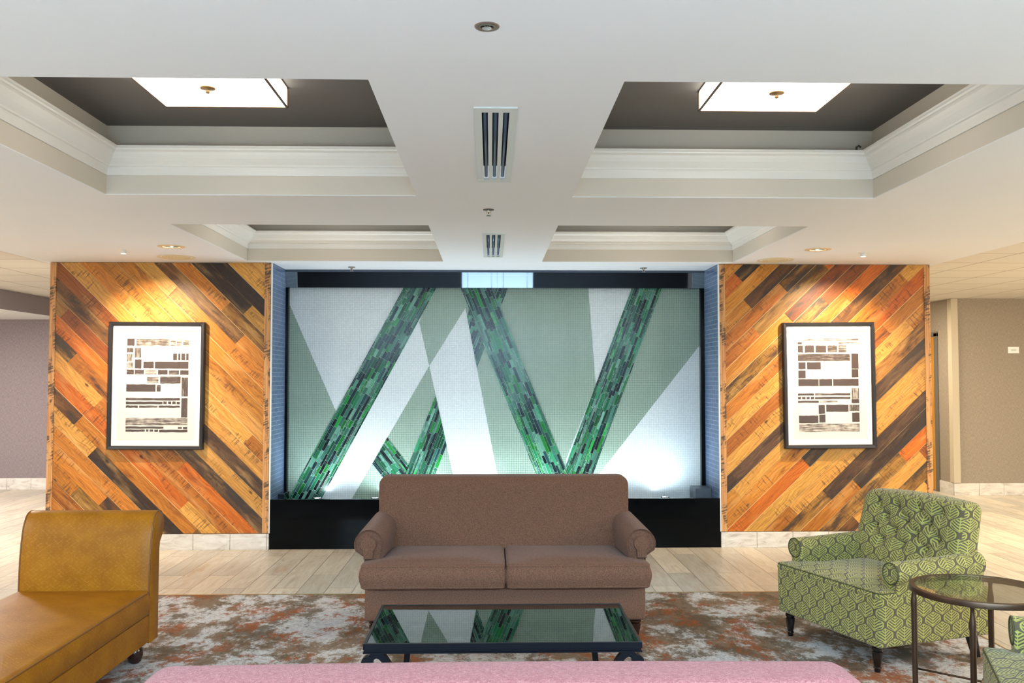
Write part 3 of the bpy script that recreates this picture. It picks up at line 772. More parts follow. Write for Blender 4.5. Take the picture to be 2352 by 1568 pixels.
# granite surround
m = MB(); hb, ht = 2.428, 2.578
m.add([(XL+.005, -.060, hb), (XR-.005, -.060, hb), (XR-.005, -.0715, ht), (XL+.005, -.0715, ht), (XL+.005, -.001, hb), (XR-.005, -.001, hb), (XR-.005, -.001, ht), (XL+.005, -.001, ht)],
      [(0,1,2,3), (1,5,6,2), (4,0,3,7), (3,2,6,7), (0,4,5,1), (5,4,7,6)]); m.build('header', M['black_stone'], ww)
strip = simple('slate_grey_cap', srgb(58, 70, 88), .35)
m = MB(); m.box(XL+.005, XR-.005, -.085, -.001, ht+.0005, ZC-.002); m.build('header_cap', strip, ww)
for xa, xb in ((XL+.005, MX0), (MX1, XR-.005)):
    m = MB(); m.box(xa, xb, -.060, .02, .30, hb-.001); m.build('side_post', M['black_stone_matte'], ww)
m = MB(); m.box(XL+.001, XR-.001, WALL-YM, WALL-YM+.035, 0, .447); m.box(XL+.001, XR-.001, WALL-YM+.035, .02, .27, .30)
m.build('basin', M['black_stone_matte'], ww, bevel=.002)
m = MB(); m.box(XR-.16, XR-.006, -.30, -.062, .301, .50); m.build('basin_ledge', simple('grey_ledge_stone', srgb(84, 92, 100), .4), ww, bevel=.003)
m = MB(); m.box(XL+.006, XL+.06, -.30, -.062, .301, .46); m.build('basin_ledge', M['black_stone'], ww, bevel=.003)
# submersible uplights standing in the basin
UPX = [-1.63, -1.09, -.55, 0.0, .55, 1.10, 1.66]
UPL = ['white uplight in the basin at the foot of the leftmost green band', 'white uplight in the basin just left of the brown sofa back', 'white uplight in the basin behind the left half of the brown sofa',
       'white uplight in the basin behind the middle of the brown sofa', 'white uplight in the basin behind the right half of the brown sofa', 'white uplight in the basin behind the right end of the brown sofa', 'white uplight in the basin right of the sofa, glaring on white mosaic']
def uplight(x, label):
    t = thing('basin_uplight', (x, YM-.27, .301), 0, label, 'light', 'uplights in the water wall basin')
    m = MB(); m.lathe([(.030, 0), (.032, .010), (.012, .014), (.012, .05)]); m.build('stand', M['black_plastic'], t, smooth='auto')
    m = MB(); m.lathe([(.026, .045), (.036, .055), (.040, .110), (.040, .118), (.034, .118), (.033, .112)]); m.build('lamp_head', M['black_plastic'], t, smooth='auto')
    m = MB(); m.lathe([(.001, .1135), (.030, .1135), (.033, .1125), (.001, .1125)], seg=20); m.build('lens', M['lens_cool'], t)
    spot('uplight_beam', (x, YM-.27, .425), (x, YM-.10, 1.25), UP_POWER, (.80, .92, 1.0), 170, .9, .04)
UP_POWER = 15
for x, l in zip(UPX, UPL): uplight(x, l)

# ================================================================== CEILING FIXTURES
def coffer_light(cx, cy, label, s=.30):
    t = thing('ceiling_light', (cx, cy, ZC+.40), 0, label, 'ceiling light', 'square shade lights in the ceiling coffers')
    z1, z0 = -.0005, -.10
    m = MB()
    for a in ((-s, s, -s, -s+.006), (-s, s, s-.006, s), (-s, -s+.006, -s+.006, s-.006), (s-.006, s, -s+.006, s-.006)): m.box(*a, z0, z1)
    m.build('shade', M['shade'], t)
    m = MB(); m.box(-s+.007, s-.007, -s+.007, s-.007, z0+.001, z0+.007); m.build('diffuser', M['shade'], t)
    m = MB()
    for x, y in ((-s, -s), (s, -s), (s, s), (-s, s)): m.box(x-.005, x+.005, y-.005, y+.005, z0-.003, z1)
    for sg in (-1, 1):
        for zz in (z0-.003, z1-.006):
            m.box(-s, s, sg*s-.005, sg*s+.005, zz, zz+.006); m.box(sg*s-.005, sg*s+.005, -s, s, zz, zz+.006)
    m.build('frame', M['bronze'], t)
    m = MB(); m.lathe([(.001, z0-.028), (.008, z0-.026), (.010, z0-.018), (.006, z0-.010), (.034, z0-.006), (.036, z0-.001), (.001, z0-.001)], seg=20); m.build('finial', simple('aged_brass', srgb(150, 120, 80), .4, .6), t, smooth=True)
    return t
coffer_light(-1.32, 4.19, 'glowing square shade light in the nearer ceiling coffer on the left')
coffer_light(1.355, 4.20, 'glowing square shade light in the nearer ceiling coffer on the right')
coffer_light(-1.32, 7.18, 'square shade light up in the far ceiling coffer on the left')
coffer_light(1.34, 7.18, 'square shade light up in the far ceiling coffer on the right')

def vent(x0, x1, y0, y1, label):
    cx, cy = (x0+x1)/2, (y0+y1)/2; t = thing('slot_air_vent', (cx, cy, ZC), 0, label, 'air vent', 'slot vents in the ceiling beam')
    hx, hy = (x1-x0)/2, (y1-y0)/2
    m = MB(); e = .022
    m.box(-hx-.012, hx+.012, -hy-.035, -hy+e, -.006, 0.004); m.box(-hx-.012, hx+.012, hy-e, hy+.035, -.006, .004)
    n = 3; sw = (2*hx)/n*.50; gw = (2*hx-n*sw)/(n+1)+.0
    xs = [-hx+gw*(i+1)+sw*i for i in range(n)]
    edges = [(-hx-.012, xs[0])]+[(xs[i]+sw, xs[i+1]) for i in range(n-1)]+[(xs[-1]+sw, hx+.012)]
    for a, b_ in edges: m.box(a, b_, -hy+e, hy-e, -.005, .004)
    m.build('face_plate', M['vent_white'], t)
    m = MB(); m.box(-hx+.001, hx-.001, -hy+.001, hy-.001, .075, .08); 
    m.box(-hx+.001, -hx+.003, -hy+.001, hy-.001, .005, .075); m.box(hx-.003, hx-.001, -hy+.001, hy-.001, .005, .075)
    m.build('duct', M['void'], t)
    for x in xs:
        m = MB(); m.tube([(x+sw/2, -hy+e+.002, .016), (x+sw/2, hy-e-.01, .016)], sw*.36, 10); m.build('vane', M['vent_bar'], t, smooth=True)
vent(*VENTS[0], 'longer slot air vent in the ceiling beam between the two near coffers')
vent(*VENTS[1], 'slot air vent in the ceiling beam close to the water wall')

def can_light(x, y, label):
    t = thing('recessed_downlight', (x, y, ZC), 0, label, 'downlight')
    m = MB(); m.lathe([(.068, .0), (.068, -.006), (.104, -.004), (.106, 0)], seg=36, cap=False); m.build('trim_ring', simple('can_trim', srgb(226, 200, 160), .4), t, smooth=True)
    m = MB(); m.lathe([(.068, .0005), (.063, .03), (.050, .07), (.030, .095), (.001, .1)], seg=30, cap=False); m.build('reflector', M['can'], t, smooth=True)
    m = MB(); m.lathe([(.001, .05), (.018, .055), (.02, .08), (.001, .095)], seg=16); m.build('lamp', M['lens_warm'], t, smooth=True)
    spot('downlight_beam', (x, y, ZC+.045), (x, y, 0), 22, WARM, 95, .6, .05)
can_light(*CANS[0], 'recessed reflector downlight in front of the left timber panel')
can_light(*CANS[1], 'recessed reflector downlight in front of the right timber panel')
def art_spot(x, y, target, label, power=118):
    t = thing('spot_light', (x, y, ZC), 0, label, 'spotlight', 'small white spotlights for the pictures')
    m = MB(); m.lathe([(.001, -.004), (.040, -.004), (.044, 0), (.001, 0)], seg=24); m.build('canopy', M['white_plastic'], t, smooth='auto')
    m = MB(); m.lathe([(.020, -.034), (.024, -.020), (.020, -.0045), (.001, -.0045)], seg=20, cap=False); m.build('lamp_head', M['white_plastic'], t, smooth='auto')
    m = MB(); m.lathe([(.001, -.031), (.018, -.031), (.018, -.028), (.001, -.028)], seg=20); m.build('lens', M['lens_warm'], t)
    spot('picture_beam', (x, y, ZC-.05), target, power, (1.0, .80, .56), 92, .9, .012)
art_spot(-3.015, 7.45, (-3.0, WALL, 1.55), 'small white spotlight above the left framed picture', 112)
art_spot(3.13, 7.48, (3.09, WALL, 1.55), 'small white spotlight above the right framed picture')
def ring(x, y, label):
    t = thing('ceiling_ring', (x, y, ZC), 0, label, 'ceiling fitting', 'cream round fittings against the timber panels')
    m = MB(); m.lathe([(.135, 0), (.150, -.004), (.158, -.004), (.160, 0)], seg=40, cap=False); m.build('rim', M['ring_cream'], t, smooth=True)
    m = MB()
    for r in (.035, .060, .085, .110): m.lathe([(r-.009, -.0005), (r-.007, -.004), (r+.007, -.004), (r+.009, -.0005)], seg=36, cap=False)
    m.lathe([(.001, -.004), (.012, -.004), (.014, -.0005), (.001, -.0005)], seg=16)
    m.build('louvre', M['ring_cream'], t, smooth=True)
ring(-2.74, 7.90, 'cream round ceiling fitting close to the left timber panel')
ring(2.54, 7.97, 'cream round ceiling fitting close to the right timber panel')
def sprinkler(x, y, label, r=.033, recessed=False):
    t = thing('ceiling_sprinkler', (x, y, ZC), 0, label, 'sprinkler')
    if recessed:
        m = MB(); m.lathe([(.0215, 0), (.0215, -.005), (.036, -.003), (.038, 0)], seg=30, cap=False); m.build('escutcheon', simple('bronze_ring', srgb(150, 138, 126), .3, .7), t, smooth=True)
        m = MB(); m.lathe([(.0212, .0), (.021, .035), (.001, .036)], seg=24, cap=False); m.build('cup', M['void'], t, smooth=True)
        z0 = .03
    else:
        m = MB(); m.lathe([(.001, 0), (.001, -.004), (r, -.005), (r+.002, 0)], seg=24, cap=False); m.build('escutcheon', simple('dull_chrome_ring', srgb(120, 110, 98), .35, .8), t, smooth=True)
        z0 = -.004
    m = MB(); m.lathe([(.008, z0), (.009, z0-.012), (.005, z0-.014), (.004, z0-.022), (.001, z0-.022)], seg=12, cap=False)
    m.tube([(.009, 0, z0-.010), (.013, 0, z0-.020), (.004, 0, z0-.034)], .0022, 6); m.tube([(-.009, 0, z0-.010), (-.013, 0, z0-.020), (-.004, 0, z0-.034)], .0022, 6)
    m.build('frame', M['chrome'], t, smooth=True)
    m = MB(); n = 16; rr = .018
    pts = [((rr if k % 2 else rr*.68)*math.cos(2*math.pi*k/(2*n)), (rr if k % 2 else rr*.68)*math.sin(2*math.pi*k/(2*n))) for k in range(2*n)]
    m.loft([[(p[0], p[1], z0-.036) for p in pts], [(p[0], p[1], z0-.034) for p in pts]]); m.build('deflector', M['chrome'], t)
sprinkler(-.012, 2.663, 'recessed sprinkler in a bronze ring, nearest the camera at the top', recessed=True)
sprinkler(-.014, 5.61, 'small ceiling sprinkler between the two slot air vents')
sprinkler(-1.32, 8.57, 'small pendent sprinkler over the left half of the water wall')
sprinkler(1.463, 8.58, 'small pendent sprinkler over the right half of the water wall')
m = MB(); m.tube([(0, 0, .0), (0, .0, .018), (.012, -.006, .026), (.02, -.012, .016)], .006, 8)
o = m.build('cable_clip', M['black_plastic'], smooth=True); o.location = (2.115, 5.125, ZC+.262)
tag(o, 'tiny black cable clip on the crown moulding corner of the right coffer', 'clip')
# thermostat plate
t = thing('wall_plate', (6.935, 11.82, 1.915), 0, 'small white plate high on the taupe wall at the far right', 'wall plate')
m = MB(); m.box(-.072, .072, -.02, 0, -.043, .043); m.build('cover', M['white_plastic'], t, bevel=.004)
m = MB(); m.box(-.040, .030, -.0225, -.0205, -.012, .012); m.build('display', simple('pale_grey_display', srgb(205, 205, 198), .4), t)

# ================================================================== FRAMED PICTURES
def picture(cx, cz, W, H, strokes, label, tilt=0.0, tone=srgb(74, 60, 55)):
    t = thing('framed_picture', (cx, WALL-.004, cz), 0, label, 'picture', 'framed brush stroke prints'); t.rotation_euler = (0, tilt, 0)
    fw, dp = .033, .052; y1, y0 = -.001, -.001-dp
    m = MB(); prof = [(0, y1), (0, y0+.004), (.006, y0), (fw-.008, y0+.002), (fw, y0+.010), (fw, y1)]
    rings = [[(-W/2+o_, y, -H/2+o_), (W/2-o_, y, -H/2+o_), (W/2-o_, y, H/2-o_), (-W/2+o_, y, H/2-o_)] for o_, y in prof]
    m.loft(rings, caps=False); m.build('frame', M['frame_black'], t)
    iw, ih = W/2-fw+.004, H/2-fw+.004
    yb = y0+.022
    m = MB(); m.box(-iw, iw, yb+.012, yb+.020, -ih, ih)
    mw = .050; yp = yb+.005
    pr = m.build('backing', M['frame_black'], t)
    m = MB(); m.box(-iw+.02, iw-.02, yb+.006, yb+.012, -ih+.02, ih-.02); sh = m.build('print', M['paper'], t)
    m = MB()
    for a in ((-iw, -iw+mw, -ih, ih), (iw-mw, iw, -ih, ih), (-iw+mw, iw-mw, -ih, -ih+mw), (-iw+mw, iw-mw, ih-mw, ih)): m.box(a[0], a[1], yb, yb+.005, a[2], a[3])
    m.build('mat', M['mat_board'], t)
    m = MB(); rnd = random.Random(int(cx*100)); ow, oh = 2*(W/2-fw), 2*(H/2-fw)
    for (u0, u1, v0, v1, dn, vt) in strokes:
        x0, x1, z1, z0 = (u0-.5)*ow, (u1-.5)*ow, (.5-v0)*oh, (.5-v1)*oh
        n = 8; top = []; bt = []
        horizontal = (x1-x0) > (z1-z0)
        j = lambda: rnd.uniform(-.0016, .0016)
        top = [(x0+(x1-x0)*k/n, z1+j()) for k in range(n+1)]; bt = [(x1-(x1-x0)*k/n, z0+j()) for k in range(n+1)]
        q = top+bt; r_ = rnd.random()
        v = [(p[0], yb+.0054, p[1]) for p in q]; f = [tuple(range(len(q)))]
        m.add(v, f, col=(r_, dn, float(vt), 1), uvs=[(p[0]+r_*7, p[1]) for p in q])
    m.build('brush_strokes', ink_mat(tone), sh)
    m = MB(); m.box(-iw, iw, y0+.0125, y0+.0145, -ih, ih); m.build('glazing', M['picture_glass'], t)
def norm(rects, x0, dx, w, y0, h):
    out = []
    for r in rects:
        a, b_, c, d, dn = r[:5]; vt = r[5] if len(r) > 5 else 0
        tt = ((c+d)/2-y0)/h; o_ = x0+dx*tt
        out.append(((a-o_)/w, (b_-o_)/w, (c-y0)/h, (d-y0)/h, dn, vt))
    return out
LA = [(260,335,265,338,.98),(355,692,267,340,.52),(706,757,267,340,.5),(770,820,267,340,.5),(835,895,270,342,.52),(258,324,360,408,.6,1),(338,403,360,462,.55,1),(258,324,424,502,.5,1),(258,324,513,573,.5,1),(340,407,482,575,.95),
 (732,772,418,488,.95),(785,806,418,488,.95),(818,856,418,488,.95),(866,891,418,488,.95),(427,533,505,573,.95),(545,890,505,576,.95),
 (256,331,588,636,.62),(340,432,588,636,.6),(445,563,588,636,.48),(578,676,590,638,.75),(690,793,592,640,.52),(806,891,592,640,.8),
 (465,583,660,728,.46),(600,810,660,732,.62),(821,887,668,866,.62,1),(253,553,742,818,.8),(565,606,748,818,.62),
 (250,805,884,908,.62),(250,626,922,948,.8),(635,669,920,946,.9),(682,716,920,946,.9),(726,761,920,946,.9),(771,804,922,948,.9),(250,373,962,985,.8),(386,575,962,984,.62),(586,804,962,984,.75),
 (818,882,884,1086,.66,1),(249,883,1092,1167,.50),(249,638,1180,1203,.7),(785,826,1184,1204,.7),(838,881,1183,1207,.85),(249,446,1212,1236,.85),(458,484,1211,1234,.9),(495,532,1211,1234,.9),(544,582,1213,1236,.85),(592,883,1214,1240,.7)]
RA = [(255,920,270,292,.48),(255,302,307,330,.75),(313,400,307,330,.42),(416,525,307,328,.42),(703,927,306,330,.5),(258,312,343,423,.95),(333,434,343,423,.95),(452,567,345,423,.95),(584,688,345,420,.6),(704,790,345,422,.55),
 (258,828,440,515,.6),(845,922,436,604,.95),(847,921,610,700,.9),(263,341,530,606,.95),(358,508,530,610,.9),(524,616,530,606,.36),(262,342,620,706,.88),
 (262,484,716,793,.75),(490,632,716,793,.78),(644,922,716,793,.66),(258,432,875,897,.75),(444,832,873,897,.62),(258,290,912,938,.9),(302,340,912,938,.9),(351,385,912,938,.9),(398,434,912,938,.9),(444,832,914,938,.66),
 (258,485,955,977,.75),(497,692,956,976,.48),(845,928,818,935,.48,1),(845,928,940,985,.85),(483,552,1003,1100,.95),(566,810,1001,1077,.78),(820,930,1001,1072,.58,1),(490,558,1108,1196,.95),(850,932,1088,1192,.9),(268,480,1118,1200,.9),(270,933,1208,1298,.47)]
picture(-3.018, 1.478, .856, 1.148, norm(LA, 120, -16, 905, 128, 1252), 'black framed brush stroke print on the left timber panel', tilt=.004)
picture(3.112, 1.480, .845, 1.155, norm(RA, 127, 21, 921, 130, 1310), 'black framed brush stroke print on the right timber panel', tilt=-.006)
# ================================================================== CARPET
G = .007
cp = thing('carpet', (0, 0, 0), 0, 'distressed grey and rust carpet under the seating group', 'carpet')
m = MB(); m.box(-3.0, 2.93, -3.0, 6.53, .0003, G-.0005); m.build('pile', M['carpet'], cp)
m = MB(); m.box(-3.0, 2.936, 6.53, 6.545, .0003, G+.001); m.box(2.93, 2.942, -3.0, 6.5295, .0003, G+.001); m.build('edge_strip', M['brass'], cp)

# ================================================================== SOFAS
def turned_leg(mb, x, y, h, r=.03, z0=0):
    pr = [(.55, 0), (.62, .04), (.62, .12), (.80, .16), (.62, .20), (.70, .30), (1.0, .68), (1.04, .76), (.80, .80), (1.08, .85), (1.08, .92), (.85, .96), (.9, 1.0)]
    mb.lathe([(r*a, z0+h*b_) for a, b_ in pr], x, y, 18)
def make_sofa(loc, rz, fabric, label, tw):
    t = thing('loveseat_sofa', loc, rz, label, 'sofa')
    # base rail
    m = rbox(0, .41, .245, .817, .41, .113, .022, .06); m.build('base', fabric, t, smooth=True, merge=True)
    # seat cushions, T shaped
    for sg in (-1, 1):
        ol = [(sg*.828, -.105), (sg*.004, -.105), (sg*.004, .49), (sg*.700, .49), (sg*.738, .035), (sg*.828, .035)]
        m = puff(ol, .338, .480, .020, .020, .012, cr=.035); c = m.build('seat_cushion', fabric, t, smooth=True)
        P = round_poly(ol, .035); N_ = normals2(P); m = MB()
        for z in (.468, .350): m.tube([(p[0]-n[0]*.004, p[1]-n[1]*.004, z) for p, n in zip(P, N_)], .0048, 6, closed=True)
        m.build('piping', fabric, c, smooth=True)
    # back
    def lean(q, d):
        x, y, z = q; tz = (z+.29)/.60
        y += .13*max(0, tz)**1.1
        k = 1-.012*math.cos(math.pi*min(1, max(0, tz))); return (x*k, y-.018*math.cos(x/.80*1.5)*(1 if d.y < 0 else 0), z)
    m = rbox(0, .565, .602, .803, .105, .302, .058, .05, lean); m.build('backrest', fabric, t, smooth=True, merge=True)
    # arms: rolled section lofted front to back
    for sg in (-1, 1):
        def sect(k, shrink=0.0):
            y = .035+k*.60
            xi = .736-.034*k; xc = .786-.026*k; zc = .570+.030*k; R = .086-shrink; xo = .826
            pts = [(xi+shrink*.3, .36), (xi+shrink*.3, .46)]
            for a in range(0, 13):
                th = math.radians(-8+a*(214/12)); pts.append((xc+.012+R*-math.cos(th)*1.0, zc+R*math.sin(th)))
            pts += [(xo-.006-shrink*.3, zc-.075), (xo-shrink*.3, .46), (xo-shrink*.3, .36)]
            return [(sg*p[0], y, p[1]) for p in pts]
        rings = [[(x, y+.012*(1-.0), z) for x, y, z in sect(0, .012)], [(x, y+.003, z) for x, y, z in sect(0, .004)]]+[sect(k/10) for k in range(0, 11)]
        m = MB(); m.loft(rings); a = m.build('arm', fabric, t, smooth='auto')
        # scroll front: keyhole shaped facing with a soft edge
        xc, zc = .800, .570
        ks = [(xc+.030, .488)]+[(xc-math.cos(math.radians(-35+i*250/14))*-.046*1.0, zc+.046*math.sin(math.radians(-35+i*250/14))) for i in range(15)]+[(xc-.026, .488)]
        ks = [(xc+.027, .486)]+[(xc+.047*math.cos(math.radians(-50+i*280/16)), zc+.047*math.sin(math.radians(-50+i*280/16))) for i in range(17)]+[(xc-.027, .486)]
        cx_ = xc; cz_ = zc-.02
        def off(f, y): return [(sg*(cx_+(p[0]-cx_)*f), y, cz_+(p[1]-cz_)*f) for p in ks]
        m = MB(); m.loft([off(1.0, .046), off(1.0, .030), off(.93, .024), off(.80, .022)]); m.build('arm_facing', fabric, a, smooth='auto')
    for sx in (-1, 1):
        m = MB(); turned_leg(m, sx*.765, .075, .131, .034); m.build('leg', M['dark_wood'], t, smooth='auto')
        m = MB(); m.loft([[(sx*.76+a*.022, .74+b_*.022, 0) for a, b_ in ((-1,-1),(1,-1),(1,1),(-1,1))], [(sx*.76+a*.03, .72+b_*.03, .131) for a, b_ in ((-1,-1),(1,-1),(1,1),(-1,1))]]); m.build('leg', M['dark_wood'], t)
    return t
make_sofa((.088, 5.29, G), 0, M['brown'], 'brown tweed loveseat facing the camera in front of the water wall', 0)
ps = make_sofa((.026, 2.68, G), math.pi, M['pink'], 'dusty pink sofa seen from behind at the bottom edge', 0); ps.scale = (.97, 1, 1)

# ================================================================== CHAISE
t = thing('chaise_lounge', (-2.215, 4.30, G), 0, 'mustard leather chaise with a rolled end at the lower left', 'chaise lounge')
m = rbox(0, -.02, .175, .352, .75, .075, .012, .08); m.build('base', M['leather'], t, smooth=True, merge=True)
m = rbox(0, -.03, .252, .36, .755, .0, .0001, .1) if False else MB()
ol = [(-.358, -.775), (.358, -.775), (.358, .725), (-.358, .725)]
m = puff(ol, .252, .386, .022, .022, .008, cr=.03); c = m.build('seat_cushion', M['leather'], t, smooth=True)
P = round_poly(ol, .03); N_ = normals2(P); m = MB()
for z in (.374, .262): m.tube([(p[0]-n[0]*.003, p[1]-n[1]*.003, z) for p, n in zip(P, N_)], .0042, 6, closed=True)
m.build('piping', M['leather_seam'], c, smooth=True)
def back_prof(g_=0.0):
    f = [(.722, .10), (.722, .40), (.725, .48), (.730, .56), (.739, .63), (.750, .685), (.762, .727)]
    cx_, cz_, R = .848, .722, .078
    arc = [(cx_+R*math.cos(math.radians(a)), cz_+R*math.sin(math.radians(a))) for a in (157, 145, 133, 120, 107, 94, 80, 66, 52, 38, 24, 8, -8, -24, -40, -54)]
    r_ = [(.868, .64), (.856, .58), (.852, .40), (.852, .10)]
    P = f+arc+r_
    cy_ = .79; cz2 = .45
    return [(cy_+(p[0]-cy_)*(1-g_*4), p[1]-(.5 if p[1] > .6 else 0)*g_*.6) for p in P]
xs = [(-.360, .045), (-.357, .018), (-.348, .0)]+[(-.348+.696*k/10, 0) for k in range(1, 10)]+[(.348, 0), (.357, .018), (.360, .045)]
m = MB(); m.loft([[(x, p[0], p[1]) for p in back_prof(g_)] for x, g_ in xs]); bk = m.build('backrest', M['leather'], t, smooth='auto')
for sg in (-1, 1):
    m = MB(); m.tube([(sg*.352, p[0], p[1]) for p in back_prof(.006)], .0045, 6, closed=True); m.build('piping', M['leather_seam'], bk, smooth=True)
for sx in (-1, 1):
    for y in (-.68, .70):
        m = MB(); m.lathe([(.022, 0), (.034, .012), (.042, .045), (.040, .075), (.030, .088), (.030, .099)], sx*.29, y, 18); m.build('leg', M['dark_wood'], t, smooth='auto')

# ================================================================== COFFEE TABLE
t = thing('coffee_table', (.051, 3.996, G), 0, 'low black iron coffee table with inset glass top in front of the brown sofa', 'coffee table')
HX, HY, ZT = .563, .316, .475
m = MB()
def frame_ring(mb, prof):
    mb.loft([[(-HX+o_, -HY+o_, z), (HX-o_, -HY+o_, z), (HX-o_, HY-o_, z), (-HX+o_, HY-o_, z)] for o_, z in prof], caps=False)
frame_ring(m, [(.022, ZT-.040), (0.0, ZT-.040), (0.0, ZT-.034), (.004, ZT-.032), (.004, ZT-.026), (0, ZT-.024), (0, ZT-.001), (.001, ZT), (.013, ZT), (.014, ZT-.001), (.014, ZT-.008), (.022, ZT-.008), (.022, ZT-.040)])
m.build('top_frame', M['iron'], t)
m = MB(); m.box(-HX+.015, HX-.015, -HY+.015, HY-.015, ZT-.0075, ZT-.0015); m.build('glass_top', M['smoked_glass'], t)
for sx in (-1, 1):
    for sy in (-1, 1):
        # iron scroll leg: curled end outside, shoulder under the frame, sweep inwards and down
        pts = []
        cx_, cz_ = .005, .384
        for k in range(9):
            a = math.radians(250-k*170/8); pts.append((cx_+.017*math.cos(a)*-1*-1, cz_+.017*math.sin(a)))
        ctrl = [(.018, .410), (.04, .427), (.062, .424), (.085, .400), (.104, .36), (.116, .31), (.118, .25), (.108, .18), (.088, .12), (.060, .070), (.030, .034), (.015, .0175)]
        path = []
        loop = [(.030, .352), (.016, .362), (.004, .352), (.002, .342), (.012, .334)]
        C_ = ctrl
        for i in range(len(C_)-1):
            p0 = C_[max(i-1, 0)]; p1 = C_[i]; p2 = C_[i+1]; p3 = C_[min(i+2, len(C_)-1)]
            for s in (0, .25, .5, .75):
                path.append(tuple(.5*((2*p1[j])+(-p0[j]+p2[j])*s+(2*p0[j]-5*p1[j]+4*p2[j]-p3[j])*s*s+(-p0[j]+3*p1[j]-3*p2[j]+p3[j])*s**3) for j in (0, 1)))
        path.append(C_[-1])
        X_ = lambda u: sx*(HX-.006-u); yy = sy*(HY-.024)
        m = MB(); m.tube([(X_(u), yy, z) for u, z in path], 0, flat=(.016, .0135))
        m.loft([[(X_(.010)+.024*math.cos(2*math.pi*j/16), yy+d_, .398+.024*math.sin(2*math.pi*j/16)) for j in range(16)] for d_ in (-.0178, .0178)])
        m.loft([[(X_(.014)+.013*math.cos(2*math.pi*j/12), yy+d_, .010+.010*math.sin(2*math.pi*j/12)) for j in range(12)] for d_ in (-.016, .016)])
        m.box(min(X_(.03), X_(.07)), max(X_(.03), X_(.07)), yy-.012, yy+.012, .424, ZT-.0405)
        m.build('leg', M['iron'], t, smooth='auto')


